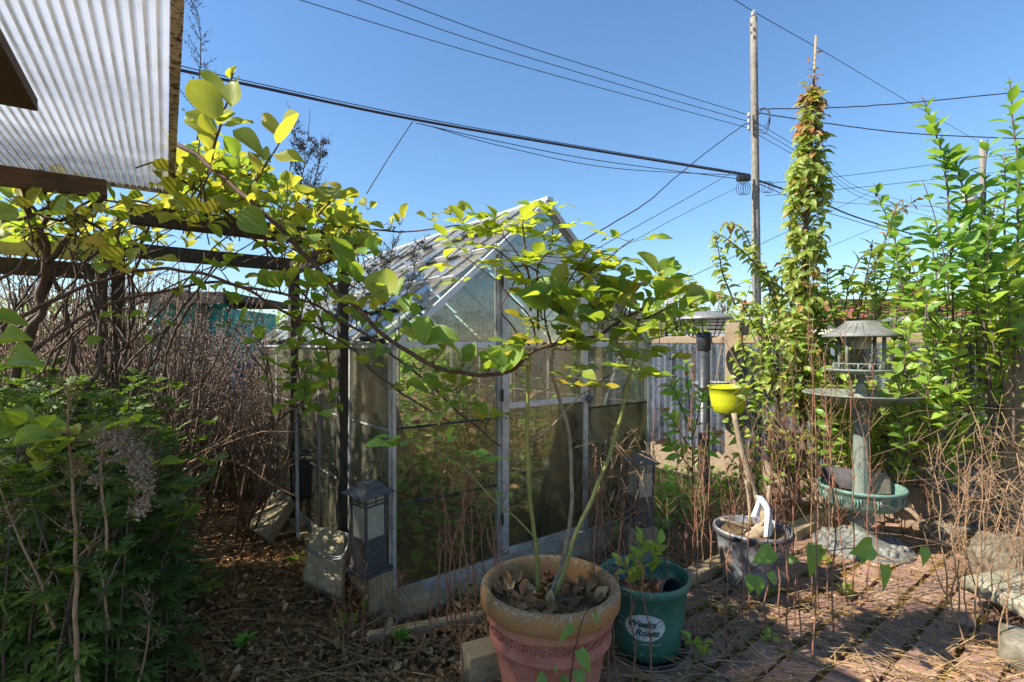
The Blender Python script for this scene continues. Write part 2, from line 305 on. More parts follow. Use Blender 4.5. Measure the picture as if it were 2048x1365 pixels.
far = t.ramp(t.math('ADD', t.math('ADD', t.math('SUBTRACT', dp.outputs['Value'], RC.dot(D1)), 1.15), t.math('MULTIPLY', t.math('SUBTRACT', n, .5), 1.4)), [(.35, 0.), (1., 1.)])
dirt = t.math('MAXIMUM', t.math('MULTIPLY', far, .95), t.ramp(t.noise(1.6, 7, .75), [(.42, 0.), (.75, .55)]))
c = t.mix(dirt, (.60, .595, .58, 1), (.13, .105, .07, 1))
tl = t.n('ShaderNodeBsdfTranslucent'); t.l(c, tl.inputs[0]); df = t.pbr(c, .35); tp = t.n('ShaderNodeBsdfTransparent'); tp.inputs[0].default_value = (.95, .95, .95, 1)
m1 = t.n('ShaderNodeMixShader'); m1.inputs[0].default_value = .8; t.l(df, m1.inputs[1]); t.l(tl.outputs[0], m1.inputs[2])
m2 = t.n('ShaderNodeMixShader'); m2.inputs[0].default_value = .45; t.l(m1.outputs[0], m2.inputs[1]); t.l(tp.outputs[0], m2.inputs[2])
M['poly'] = t.done(m2.outputs[0])
t = NT('polycarbonate_rib'); tl = t.n('ShaderNodeBsdfTranslucent'); cc = t.mix(t.math('MULTIPLY', dirt if False else t.ramp(t.noise(4, 5, .7), [(.45, 0.), (.8, .5)]), 1.0), (.80, .80, .79, 1), (.34, .30, .22, 1)); t.l(cc, tl.inputs[0]); df = t.pbr(cc, .3)
m1 = t.n('ShaderNodeMixShader'); m1.inputs[0].default_value = .5; t.l(df, m1.inputs[1]); t.l(tl.outputs[0], m1.inputs[2]); M['rib'] = t.done(m1.outputs[0])
t = NT('mouldy_white_edge'); n = t.noise(45, 6, .8); c = t.mix(t.ramp(n, [(.50, 0.), (.56, 1.)]), (.66, .60, .52, 1), (.035, .028, .02, 1)); c = t.mix(t.ramp(t.noise(9, 5, .7), [(.5, 0.), (.75, .7)]), c, (.24, .17, .12, 1))
M['mould'] = t.done(t.pbr(c, .85, nrm=t.bump(n, .6, .004)))

# ------------------------------------------------------------------ ground
def gz(x, y): return -.016 + .012 * mnoise.noise(Vector((x * 1.3, y * 1.3, 0))) + .005 * mnoise.noise(Vector((x * 5, y * 5, 3)))
xs = sorted(set([-600, -200, -80, -40, -20, -12] + [round(-8 + .14 * i, 3) for i in range(116)] + [12, 20, 40, 80, 200, 600]))
ys = sorted(set([-200, -40, -10, -4, 0] + [round(1.2 + .12 * i, 3) for i in range(70)] + [11, 14, 20, 30, 50, 100, 300, 900]))
mb = MB(); nx = len(xs)
mb.add([(x, y, gz(x, y) if abs(x) < 9 and .5 < y < 10 else -.025) for y in ys for x in xs],
       [(j * nx + i, j * nx + i + 1, (j + 1) * nx + i + 1, (j + 1) * nx + i) for j in range(len(ys) - 1) for i in range(nx - 1)], True)
struct(mb.build('ground', M['soil']))

# ------------------------------------------------------------------ paving bricks in running bond along the greenhouse front
R = random.Random(3)
pav = bpy.data.objects.new('paving', None); COL.objects.link(pav); pav['kind'] = 'structure'
BL, BW = .305, .152
def brick_mesh(sd):
    r = random.Random(sd); l, wd, h = BL - .024, BW - .02, .05; v = []
    for z, k in ((-h, 1.), (-.008, 1.), (0, .955)):
        for sx, sy in ((-1, -1), (1, -1), (1, 1), (-1, 1)):
            v.append((sx * (l / 2 * (1 if z else .975) + r.uniform(-.004, .004)), sy * (wd / 2 * (1 if z else .95) + r.uniform(-.004, .004)), z + (r.uniform(-.002, .002) if z == 0 else 0)))
    f = []
    for a in (0, 4):
        for k in range(4): f.append((a + k, a + (k + 1) % 4, a + 4 + (k + 1) % 4, a + 4 + k))
    f.append((8, 9, 10, 11)); m_ = MB().add(v, f).mesh('brick'); m_.materials.append(M['paver']); return m_
bms = [brick_mesh(i) for i in range(6)]
ang = math.atan2(U.y, U.x); cand = []
for j in range(-2, 15):
    for i in range(-9, 20):
        u = (i + (.5 if j % 2 else 0)) * BL; v = j * BW + .04
        p = U * u + S * v; q = proj((p.x, p.y, 0))
        if p.y < 1.7 or q[0] < -60 or q[0] > 2120 or q[1] > 1440: continue
        if v > 1.62 and u > .9: continue
        if v > 1.95: continue
        cand.append((abs(p.y), p))
cand.sort(key=lambda a: a[0])
for _, p in cand[:298]:
    o = bpy.data.objects.new('brick', R.choice(bms)); COL.objects.link(o); o.parent = pav
    o.location = (p.x + R.uniform(-.005, .005), p.y + R.uniform(-.005, .005), .008 + R.uniform(-.007, .007)); o.rotation_euler = (R.uniform(-.02, .02), R.uniform(-.02, .02), ang + R.uniform(-.025, .025))
# moss in the joints
mb = MB()
for j in range(-2, 13):
    for k in range(2300):
        u = R.uniform(.2, 5.2)
        if R.random() < .62: v = j * BW + .04 - BW / 2 + R.gauss(0, .012)
        else: v = j * BW + .04 + R.uniform(-.5, .5) * BW; u = (round(u / BL) + (0 if j % 2 else .5)) * BL + R.gauss(0, .009)
        if v > 1.6: continue
        p = U * u + S * v; q = proj((p.x, p.y, 0))
        if p.y < 1.9 or q[0] > 2100 or q[1] > 1420 or mnoise.noise(Vector((p.x * 3, p.y * 3, 7))) < -.08 + .25 * R.random() - .12: continue
        r = R.uniform(.006, .015); h = R.uniform(.004, .014); a = R.random() * 6.28
        vv = [p + Vector((math.cos(a + t_ * 1.257) * r, math.sin(a + t_ * 1.257) * r, -.012)) for t_ in range(5)] + [p + Vector((0, 0, h))]
        mb.add(vv, [(0, 1, 5), (1, 2, 5), (2, 3, 5), (3, 4, 5), (4, 0, 5)], True)
stuff(mb.build('moss', M['moss'], pav))

# ------------------------------------------------------------------ greenhouse
G0 = Vector((-.62, 2.655, 0)); GW, GLN, ZB, ZE, ZR = 2.115, 2.85, .09, 1.35, 2.262
gh = thing('greenhouse', 'old aluminium greenhouse with dirty glass panes and a pitched stepped roof', 'greenhouse', G0)
def gpt(u, s, z): return G0 + U * u + S * s + Z * z
NF = -S                                                # outward normal of the front
def front_bar(name, u0, z0, u1, z1, wd, dep, off=0., mat='alu', s=0.):
    return MB().bar(gpt(u0, s, z0) + NF * off, gpt(u1, s, z1) + NF * off, dep, wd, up=(U if abs(u1 - u0) < .01 else Z)).build(name, M[mat], gh, .002)
slope = (ZR - ZE) / (GW / 2)
DL, DR, ZD = .70, 1.405, 1.905                          # door
# base rails and posts
front_bar('base_rail', -.01, .045, GW + .01, .045, .085, .03, .006)
MB().bar(gpt(0, .02, .045), gpt(0, GLN, .045), .028, .085).build('base_rail', M['alu'], gh, .002)
MB().bar(gpt(GW, .02, .045), gpt(GW, GLN, .045), .028, .085).build('base_rail', M['alu'], gh, .002)
MB().bar(gpt(0, GLN, .045), gpt(GW, GLN, .045), .028, .085).build('base_rail', M['alu'], gh, .002)
def profile_post(u, z0, z1, wd=.034, s=0., mat='alu'):
    """an extruded glazing bar: a wide back flange with a proud centre rib"""
    m_ = MB(); m_.box(gpt(u, s + .006, (z0 + z1) / 2), wd, .012, z1 - z0, U, S); m_.box(gpt(u, s - .010, (z0 + z1) / 2), wd * .42, .02, z1 - z0 - .004, U, S)
    return m_.build('post', M[mat], gh, .0015)
for u in (.008, GW - .008): profile_post(u, .088, ZE, .042)
for u in (DL - .02, DR + .02): profile_post(u, .088, ZD + .05, .036)
for u in (.008, GW - .008): profile_post(u, .088, ZE, .04, GLN)
for u in (.70, 1.41): profile_post(u, .088, ZD, .03, GLN)
nb = 5
for k in range(1, nb):
    for u in (0, GW):
        MB().bar(gpt(u, GLN * k / nb, .088), gpt(u, GLN * k / nb, ZE - .018), .022, .03, up=S).build('post', M['alu'], gh, .0015)
# eave bars and gables
for s in (0., GLN):
    MB().bar(gpt(0.03, s, ZE), gpt(DL - .04, s, ZE), .022, .036).build('eave_bar', M['alu_bright'], gh, .0015)
    MB().bar(gpt(DR + .04, s, ZE), gpt(GW - .03, s, ZE), .022, .036).build('eave_bar', M['alu_bright'], gh, .0015)
    for a, b in ((0, GW / 2), (GW, GW / 2)):
        sg = -1 if s == 0 else 1
        mr = MB(); A = gpt(a, s, ZE - .012) + S * sg * .022; B = gpt(b, s, ZR - .004) + S * sg * .022; nrm = (B - A).cross(S).normalized()
        mr.bar(A, B, .034, .026, up=S); mr.bar(A + S * .012, B + S * .012, .008, .042, up=S)
        mr.build('rafter', M['alu_bright'] if a == 0 and s == 0 else M['alu'], gh, .002)
MB().bar(gpt(0, -.02, ZE - .004), gpt(0, GLN, ZE - .004), .05, .03).build('gutter', M['alu_bright'], gh, .003)
MB().bar(gpt(GW, -.02, ZE - .004), gpt(GW, GLN, ZE - .004), .05, .03).build('gutter', M['alu_bright'], gh, .003)
MB().bar(gpt(GW / 2, -.05, ZR + .012), gpt(GW / 2, GLN + .03, ZR + .012), .055, .026).build('ridge_cap', M['alu_bright'], gh, .004)
hw = (ZR - ZD - .02) / slope
front_bar('gable_bar', GW / 2 - hw + .03, ZD + .03, GW / 2 + hw - .03, ZD + .03, .036, .026, .004)
# front panes
def pane(poly, mat, off=0., tilt=0., th=.003):
    p = [Vector(q) for q in poly]; n_ = (p[1] - p[0]).cross(p[2] - p[0]).normalized()
    return MB().prism([q + n_ * off for q in p], n_ * th).build('pane', M[mat], gh)
def front_panes(u0, u1, cuts, mats, s=0.):
    for k in range(len(cuts) - 1):
        z0, z1 = cuts[k], cuts[k + 1] + .012
        o_ = .004 * (k % 2)
        pane([gpt(u0, s - .004 - o_ , z0), gpt(u1, s - .004 - o_, z0), gpt(u1, s - .001 - o_, z1), gpt(u0, s - .001 - o_, z1)], mats[k])
for (u0, u1) in ((.03, DL - .035), (DR + .035, GW - .03)):
    front_panes(u0, u1, (.09, .512, .91, ZE - .03), ('glass_green', 'glass_green', 'glass'))
    for zc in (.518, .916): MB().bar(gpt(u0, -.012, zc), gpt(u1, -.012, zc), .006, .010).build('glazing_strip', M['rubber'], gh)
    # gable wing above the eave
    if u0 < 1: poly = [gpt(u0, -.003, ZE + .022), gpt(u1, -.003, ZE + .022), gpt(u1, -.003, ZE + slope * u1 - .03), gpt(u0 + .03, -.003, ZE + .03)]
    else: poly = [gpt(u0, -.003, ZE + .022), gpt(u1, -.003, ZE + .022), gpt(u1 - .03, -.003, ZE + .03), gpt(u0, -.003, ZE + slope * (GW - u0) - .03)]
    pane(poly, 'glass')
pane([gpt(GW / 2 - hw + .07, -.003, ZD + .05), gpt(GW / 2 + hw - .07, -.003, ZD + .05), gpt(GW / 2, -.003, ZR - .04)], 'glass')
# rear and side panes
for (u0, u1) in ((.03, .69), (.72, 1.40), (1.43, GW - .03)):
    front_panes(u0, u1, (.09, .512, .91, ZE - .03), ('glass', 'glass', 'glass'), GLN)
pane([gpt(.012, GLN - .004, ZE + .01), gpt(GW - .012, GLN - .004, ZE + .01), gpt(GW / 2, GLN - .004, ZR - .002)], 'glass')
for u, mt in ((0, 'glass_side'), (GW, 'glass')):
    for k in range(nb):
        s0, s1 = GLN * k / nb + .014, GLN * (k + 1) / nb - .014; o_ = 0
        for z0, z1 in ((.09, .50), (.50, .90), (.90, ZE - .02)):
            o_ += 1; d = -.004 * (o_ % 2) * (1 if u == 0 else -1)
            pane([gpt(u + d, s1, z0), gpt(u + d, s0, z0), gpt(u + d, s0, z1 + .012), gpt(u + d, s1, z1 + .012)], mt)
    for zc in (.506, .906): MB().bar(gpt(u - .008, 0.02, zc), gpt(u - .008, GLN, zc), .006, .009).build('glazing_strip', M['alu'], gh)
# roof: stepped overlapping strips of glazing, every other one raised
R = random.Random(8); NR, NC = 5, 20
for side in (0, 1):
    e0 = gpt(0, 0, ZE + .02) if side == 0 else gpt(GW, 0, ZE + .02); rg = gpt(GW / 2, 0, ZR + .005)
    up = (rg - e0).normalized(); ln = (rg - e0).length; nn = S.cross(up).normalized()
    if nn.z < 0: nn = -nn
    for r in range(NR if side == 0 else 3):
        nr = NR if side == 0 else 3; nc = NC if side == 0 else 5
        for c_ in range(nc):
            s0, s1 = GLN * c_ / nc, GLN * (c_ + 1) / nc; lift = (.020 if (c_ % 2) else .004) + R.uniform(0, .004)
            a0, a1 = ln * r / nr - .03, ln * (r + 1) / nr
            lo, hi = .026 + lift, .002 + lift
            p = [e0 + S * (s0 + .003) + up * a0 + nn * lo, e0 + S * (s1 - .003) + up * a0 + nn * lo, e0 + S * (s1 - .003) + up * a1 + nn * hi, e0 + S * (s0 + .003) + up * a1 + nn * hi]
            pane(p, 'glass_roof', 0, 0, .004)
            if side == 0:
                MB().bar(p[0] - nn * .006, p[1] - nn * .006, .014, .024, up=nn).build('pane_edge', M['alu_bright'] if R.random() < .5 else M['rubber'], gh)
        if side == 0:
            for k in range(1, 5):
                if r == 0: MB().bar(e0 + S * GLN * k / 5 - nn * .012, e0 + S * GLN * k / 5 + up * ln - nn * .012, .02, .03, up=nn).build('glazing_bar', M['alu_bright'], gh, .0015)
# the glazed door
dr = [('stile', DL + .012, .115, DL + .012, ZD, .046), ('stile', DR - .014, .115, DR - .014, ZD, .04)]
for nm, u0, z0, u1, z1, wd in dr: front_bar('door_' + nm, u0, z0, u1, z1, wd, .026, .026)
for nm, zc, wd in (('door_rail', .118, .034), ('door_rail', .985, .034), ('door_rail', ZD - .015, .04)): front_bar(nm, DL + .036, zc, DR - .035, zc, wd, .024, .026, 'alu_bright')
for z0, z1, mt in ((.136, .966, 'glass_green'), (1.003, ZD - .036, 'glass')):
    pane([gpt(DL + .036, -.024, z0), gpt(DR - .035, -.024, z0), gpt(DR - .035, -.024, z1), gpt(DL + .036, -.024, z1)], mt)
for zc in (.32, 1.05, 1.72): MB().tube([gpt(DL - .012, -.036, zc - .035), gpt(DL - .012, -.036, zc + .035)], .007, n=8).build('hinge', M['rubber'], gh)
lt = MB(); lt.box(gpt(DR + .002, -.058, .985), .022, .035, .05, U, S); lt.bar(gpt(DR - .05, -.07, .99), gpt(DR + .03, -.07, .99), .012, .014); lt.build('latch', M['blackmetal'], gh, .002)
# things inside: leaning white pole and a leaning batten
tag(MB().tube([gpt(1.86, .35, .55), gpt(2.02, .18, 1.30)], .012, n=8).build('white_pole', M['fascia']), 'thin white pole leaning inside the right front corner of the greenhouse', 'pole')
tag(MB().bar(gpt(.62, .75, .05), gpt(.12, .55, 1.45), .03, .05).build('batten', M['greywood'], None, .003), 'grey wooden batten leaning diagonally behind the left front glass', 'batten')

# ------------------------------------------------------------------ garden wall of concrete posts, screen blocks and blue corrugated sheet
WA = Vector((1.875, 5.36, 0)); WN = Vector((-U.x, -U.y, 0))       # WN points to the camera side
def wpt(k, z, off=0.): return WA + S * k + WN * off + Z * z       # k runs away from the camera along the wall
gw = thing('garden_wall', 'low concrete wall with patterned screen blocks and blue corrugated sheeting behind', 'wall', WA)
K0, K1 = -2.9, 3.6
MB().bar(wpt(K0, .13), wpt(K1, .13), .16, .34).build('plinth', M['wallconc'], gw, .008)
for k in range(6):
    a = K0 + (K1 - K0) * k / 6; b = K0 + (K1 - K0) * (k + 1) / 6 - .006
    MB().bar(wpt(a, 1.40), wpt(b, 1.40), .17, .075).build('coping', M['wallconc'], gw, .008)
for k in (-2.45, -1.45, -.50, 1.2, 2.9): MB().box(wpt(k, .76, .03), .15, .19, 1.60, S, WN).build('post', M['wallconc'], gw, .01)
# corrugated sheets
for k in range(8):
    a = K0 + (K1 - K0) * k / 8; b = K0 + (K1 - K0) * (k + 1) / 8 + .03; m_ = MB(); nn_ = 64; vs_ = []
    for i in range(nn_ + 1):
        kk = a + (b - a) * i / nn_; off = .095 + .018 * math.sin(kk * 2 * math.pi / .076) + .003 * (k % 2)
        for z in (.31, 1.36): vs_.append(wpt(kk, z, off))
    for i in range(nn_ + 1):
        for z in (.31, 1.36): vs_.append(Vector(vs_[2 * i + (0 if z < 1 else 1)]) - WN * .002)
    o2 = 2 * (nn_ + 1)
    m_.add(vs_, [(2 * i, 2 * i + 2, 2 * i + 3, 2 * i + 1) for i in range(nn_)] + [(o2 + 2 * i + 1, o2 + 2 * i + 3, o2 + 2 * i + 2, o2 + 2 * i) for i in range(nn_)], True).build('corrugated_sheet', M['bluesheet'], gw)
# screen blocks: square frame, ring and four arcs
BS = .262
def screen_block():
    m_ = MB(); h = BS / 2 - .004; d = .05; e = .018
    for a, b in (((-h, -h + e / 2), (h, -h + e / 2)), ((-h, h - e / 2), (h, h - e / 2))): m_.bar(Vector((a[0], 0, a[1])), Vector((b[0], 0, b[1])), d, e)
    for sx in (-1, 1): m_.box((sx * (h - e / 2), 0, 0), e, d, 2 * h - 2 * e - .002)
    for cx, cz, r, a0, a1 in ((0, 0, .058, 0, 360), (-h, -h, .108, 8, 82), (h, -h, .108, 98, 172), (h, h, .108, 188, 262), (-h, h, .108, 278, 352)):
        n_ = 16 if a1 - a0 > 300 else 7; vs_ = []
        for i in range(n_ + 1):
            a = math.radians(a0 + (a1 - a0) * i / n_)
            for rr in (r - .011, r + .011):
                for yy in (-d / 2 + .003, d / 2 - .003): vs_.append((cx + rr * math.cos(a), yy, cz + rr * math.sin(a)))
        m_.add(vs_, [f for i in range(n_) for f in ((4 * i, 4 * i + 4, 4 * i + 6, 4 * i + 2), (4 * i + 1, 4 * i + 3, 4 * i + 7, 4 * i + 5), (4 * i, 4 * i + 1, 4 * i + 5, 4 * i + 4), (4 * i + 2, 4 * i + 6, 4 * i + 7, 4 * i + 3))])
    me = m_.mesh('screen_block'); me.materials.append(M['wallconc']); return me
sbm = screen_block(); wang = math.atan2(S.y, S.x)
kk = -.42
while kk < 2.9:
    if not any(abs(kk + BS / 2 - p) < .19 for p in (-.5, 1.2, 2.9)):
        for r in range(4):
            o = bpy.data.objects.new('screen_block', sbm); COL.objects.link(o); o.location = wpt(kk + BS / 2, .31 + BS * (r + .5), .035); o.rotation_euler = (0, 0, wang); attach(o, gw)
    kk += BS
kk = -2.35
while kk < -.7:
    if not any(abs(kk + BS / 2 - p) < .19 for p in (-2.45, -1.45, -.5)):
        for r in range(4):
            o = bpy.data.objects.new('screen_block', sbm); COL.objects.link(o); o.location = wpt(kk + BS / 2, .31 + BS * (r + .5), .035); o.rotation_euler = (0, 0, wang); attach(o, gw)
    kk += BS

# ------------------------------------------------------------------ patio roof of ribbed polycarbonate, top left
pr = thing('patio_roof', 'translucent ribbed plastic patio roof with mouldy white edge and wooden beams', 'roof', RC)
def rpt(a, b, z=0.): return RC - D2 * a - D1 * b + Z * z      # a: from the right edge to the left, b: from the far edge towards the camera
LA, LB = 2.6, 2.0
for k in range(94):                                    # twin-wall flutes and the bright walls between them, side by side
    a = -.002 + k * .027
    MB().bar(rpt(a + .010, 0, .004), rpt(a + .010, LB, .004), .0195, .006).build('flute', M['poly'], pr)
    MB().bar(rpt(a + .0235, 0, .004), rpt(a + .0235, LB, .004), .0072, .0055).build('rib', M['rib'], pr)
ed = MB(); ed.bar(rpt(-.017, -.01, -.002), rpt(-.017, LB, -.002), .028, .026); ed.build('edge_strip', M['mould'], pr, .003)
MB().bar(rpt(-.02, -.006, -.002), rpt(LA, -.006, -.002), .012, .026).build('edge_strip', M['mould'], pr, .003)
# the beam under the far edge, cut square at its right end, and the rafter nearer the camera
A = at(214, 380, 2.46); B = A - D2 * 1.6
MB().bar(A, B, .05, .085).build('beam', M['beamwood'], pr, .004)
K = at(76, 224, 1.62)
MB().box(K - D2 * .6 - D1 * .32 + Z * .02, 1.2, .64, .04, D2, D1).build('board', M['darkbeam'], pr, .003)

# ------------------------------------------------------------------ pergola
P1 = Vector((-.981, 2.97, 0))
pg = thing('pergola', 'old dark wooden pergola of posts and beams carrying the vine', 'pergola', P1)
MB().bar(P1 + Z * -.02, P1 + Vector((.01, 0, 1.95)), .055, .05, up=U).build('post', M['darkwood'], pg, .004)
for px, Y, zt in ((588, 4.0, 1.95), (236, 3.25, 2.02), (203, 3.6, 1.95)):
    p = Vector(((px - CX) / F * Y, Y, 0)); MB().bar(p - Z * .02, p + Z * zt, .07, .07, up=U).build('post', M['darkwood'], pg, .004)
bz = 1.95
MB().bar(P1 + U * .05 + Z * bz, P1 - U * .98 + Z * bz, .05, .09).build('beam', M['darkwood'], pg, .004)
MB().bar(P1 + S * 1.0 + U * .05 + Z * (bz - .02), P1 + S * 1.0 - U * 1.45 + Z * (bz - .02), .05, .09).build('beam', M['darkwood'], pg, .004)
MB().bar(P1 - S * .05 + Z * (bz - .075) - U * .06, P1 + S * 1.35 + Z * (bz - .075) - U * .06, .05, .09).build('beam', M['darkwood'], pg, .004)
MB().bar(at(240, 425, 2.7), at(211, 545, 2.75), .035, .035).build('strut', M['greywood'], pg, .003)
PL = at(216, 505, 3.0)
tag(MB().bar(PL, PL - U * .75, .03, .118).build('plank', M['yellowwood'], None, .003), 'broad yellow plank nailed across the left side under the vine', 'plank')
tag(MB().bar(PL - Z * .11 + S * .08, PL - Z * .11 - U * .9 + S * .08, .05, .09).build('dark_board', M['darkwood'], None, .003), 'dark weathered board running below the yellow plank', 'board')
# ------------------------------------------------------------------ far things: houses, shed, poles, wires
def house(name, label, pl, pr_, Y, ytop, yeave, yb, roofm, wallm, depth=6, ridge_in=.0):
    a = at(pl, yeave, Y); b = at(pr_, yeave, Y); base = Vector((a.x, Y, -.02)); hs = thing(name, label, 'house', base)
    ze = a.z; zr = at(pl, ytop, Y + depth / 2).z; wdt = b.x - a.x; mx = (a.x + b.x) / 2
    MB().box((mx, Y + depth / 2, ze / 2), wdt - .6, depth - .6, ze + .04 - .1).build('wall', wallm, hs)
    rf = MB(); v = [(a.x, Y, ze), (b.x, Y, ze), (b.x, Y + depth, ze), (a.x, Y + depth, ze), (a.x + ridge_in, Y + depth / 2, zr), (b.x - ridge_in, Y + depth / 2, zr)]
    rf.add(v, [(0, 1, 5, 4), (2, 3, 4, 5), (1, 2, 5), (3, 0, 4), (3, 2, 1, 0)]); ro = rf.build('roof', roofm, hs)
    MB().bar((a.x, Y - .03, ze - .08), (b.x, Y - .03, ze - .08), .05, .15).build('fascia', M['fascia'], hs)
    # shingle courses near enough to read: thin steps on the roof slope
    n_ = 7
    for k in range(1, n_):
        f = k / n_; y = Y + depth / 2 * f; z = ze + (zr - ze) * f + .03; MB().bar((a.x + ridge_in * f, y, z), (b.x - ridge_in * f, y, z), .10, .035).build('shingle_course', roofm, ro)
    return hs, a, b, ze, zr
h1, a, b, ze, zr = house('neighbour_house', 'low house with a red brown roof behind the shrubs at right', 1745, 2290, 15, 598, 634, 690, M['redroof'], M['housewall'])
for k in range(4): 
    x = a.x + 1.3 + k * 1.9; w_ = MB().box((x, 15.28, ze - .75), 1.0, .06, .8).build('window', M['fascia'], h1); MB().box((x, 15.24, ze - .75), .86, .03, .66).build('pane', M['darkpane'], w_)
MB().box((a.x + 3.2, 17.6, zr + .1), .5, .5, .9).build('chimney', M['redroof'], h1)
h2, a, b, ze, zr = house('shingled_house', 'grey shingled roof of a low building just beyond the concrete wall', 1205, 1530, 9.5, 622, 668, 690, M['greyroof'], M['housewall'], 5)
MB().box((a.x + 2., 12.0, zr + .16), .16, .16, .5).build('chimney', M['fascia'], h2)
# teal shed on the left
SA = at(296, 690, 6.2); sh = thing('teal_shed', 'teal shed with horizontal corrugated siding behind the dry brush', 'shed', (SA.x, 6.2, 0))
m_ = MB(); vs_ = []; ns = 90
for i in range(ns + 1):
    z = 0.1 + 1.75 * i / ns; off = .02 * math.sin(z * 2 * math.pi / .115)
    for x in (0, .95): vs_ += [Vector((SA.x + x, 6.2 - off, z)), Vector((SA.x + x, 6.26, z))]
m_.add(vs_, [(4 * i, 4 * i + 2, 4 * i + 6, 4 * i + 4) for i in range(ns)] + [(4 * i + 1, 4 * i + 5, 4 * i + 7, 4 * i + 3) for i in range(ns)], True); m_.build('siding', M['teal'], sh)
MB().box((SA.x + .475, 6.9, 0.9), .93, 1.2, 1.78).build('wall', M['teal'], sh)
MB().box((SA.x + .475, 6.8, 1.92), 1.2, 1.7, .09).build('roof', M['darkwood'], sh, .01)
MB().box((SA.x + .475, 5.93, 1.875), 1.18, .04, .1).build('fascia', M['darkwood'], sh)
MB().box((SA.x + .30, 6.165, .75), .08, .05, 1.3).build('batten', M['darkwood'], sh)
MB().box((SA.x + .68, 6.165, 1.3), .10, .05, 1.05).build('batten', M['greywood'], sh)
MB().box((SA.x + .5, 6.165, 1.42), .95, .05, .05).build('batten', M['darkwood'], sh)
bt = at(465, 700, 5.2); m_ = MB(); 
m_.prism([at(460, 720, 5.2), at(520, 730, 5.3), at(516, 800, 5.3), at(508, 835, 5.3), at(495, 830, 5.2), at(465, 800, 5.2)], (0, .05, 0)); tag(m_.build('blue_sheet', M['blue_tarp']), 'blue plastic sheet half hidden behind the dry brush', 'sheet')

def pole_at(name, label, px, ytop, Y, r):
    t_ = at(px, ytop, Y); o = thing(name, label, 'utility pole', (t_.x, Y, 0)); pts = [Vector((t_.x + .12 * (1 - i / 8), Y, t_.z * i / 8)) for i in range(9)]
    MB().tube(pts, r * 1.12, r * .86, n=14).build('shaft', M['pole'], o); return o, t_
up_, tp = pole_at('utility_pole', 'tall grey wooden utility pole carrying the bundled wires', 1507, 36, 14, .105)
MB().lathe((tp.x, 14, tp.z), [(.012, 0), (.012, .05), (.05, .06), (.07, .1), (.04, .12), (.055, .14), (.04, .19), (.0, .2)], 14).build('insulator', M['porcelain'], up_)
for k, yy in enumerate((230, 243, 256)):
    c_ = at(1498, yy, 13.86); MB().lathe(c_, [(.0, -.05), (.035, -.045), (.05, -.015), (.03, 0), (.05, .02), (.035, .045), (0, .05)], 12).build('insulator', M['porcelain'], up_)
MB().bar(at(1499, 222, 13.9), at(1499, 262, 13.9), .03, .03).build('bracket', M['galv'], up_)
c_ = at(1487, 357, 13.8); MB().box(c_, .34, .16, .15).build('splice_box', M['cable'], up_, .02)
m_ = MB()
for k in range(4): m_.tube([c_ + Vector((-.1 + .06 * k + .1 * math.cos(a_ / 10 * 6.28), .0, -.28 + .17 * math.sin(a_ / 10 * 6.28))) for a_ in range(11)], .008, n=4)
m_.build('cable_loop', M['cable'], up_)
m_ = MB()
for k in range(3): m_.tube([at(1528 + 5 * k, 366, 13.9) + Vector((.13 * math.cos(a_ / 10 * 6.28), 0, -.12 + .16 * math.sin(a_ / 10 * 6.28))) for a_ in range(11)], .008, n=4)
m_.build('cable_loop', M['cable'], up_)
m_ = MB()
for k in range(3): m_.tube(sm_px([(1512, 222 + 8 * k, 13.88), (1530, 216, 13.8), (1540, 226 + 6 * k, 13.7), (1532, 250 + 8 * k, 13.7), (1516, 252 + 6 * k, 13.88)]), .011, n=4)
m_.build('jumper_wire', M['cable'], up_)
for yy in (50, 66): MB().bar(at(1500, yy, 13.88), at(1504, yy, 13.88), .03, .06).build('bolt', M['galv'], up_)
fp, tp2 = pole_at('utility_pole', 'far utility pole with a transformer drum behind the tall shrubs', 1964, 292, 30, .16)
c_ = at(1938, 388, 29.6); MB().lathe(c_ - Z * .45, [(0, 0), (.34, 0), (.37, .05), (.37, .8), (.33, .88), (0, .92)], 20).build('transformer', M['porcelain'], fp)
MB().lathe(c_ + Z * .47, [(.05, 0), (.08, .1), (.05, .2), (.07, .28), (0, .34)], 10).build('bushing', M['porcelain'], fp)
MB().bar(at(1940, 378, 29.8), at(1966, 378, 29.8), .1, .1).build('bracket', M['galv'], fp)
MB().lathe(at(1963, 290, 30), [(.04, 0), (.09, .05), (.05, .16), (.09, .22), (0, .3)], 12).build('insulator', M['porcelain'], fp)
def wire(pts, r, label, n=8, mat='cable', wob=0.): 
    p = sm_px(pts, n)
    if wob: p = jit(p, wob)
    return tag(MB().tube(p, r, n=5).build('overhead_wire', M[mat]), label, 'wire', 'overhead wires')
wire([(560, -12, 9.5), (900, 92, 11), (1200, 176, 12.5), (1495, 256, 13.8)], .0085, 'lowest of the three thin wires entering from the top to the pole')
wire([(680, -12, 9.5), (950, 82, 11), (1220, 164, 12.5), (1495, 243, 13.8)], .0085, 'middle of the three thin wires entering from the top to the pole')
wire([(760, -12, 9.5), (1000, 76, 11), (1240, 152, 12.5), (1495, 230, 13.8)], .0085, 'highest of the three thin wires entering from the top to the pole')
wire([(300, 128, 9), (500, 171, 9.7), (820, 238, 11), (1150, 295, 12.5), (1500, 352, 13.9)], .03, 'thick black cable bundle sagging from top left to the pole')
wire([(300, 118, 9), (500, 164, 9.7), (830, 234, 11), (1150, 291, 12.5), (1500, 349, 13.9)], .010, 'thin messenger wire just above the thick cable bundle')
wire([(830, 246, 11), (1000, 284, 11.7), (1200, 322, 12.6), (1490, 360, 13.9)], .010, 'slack wire hanging just under the thick cable bundle')
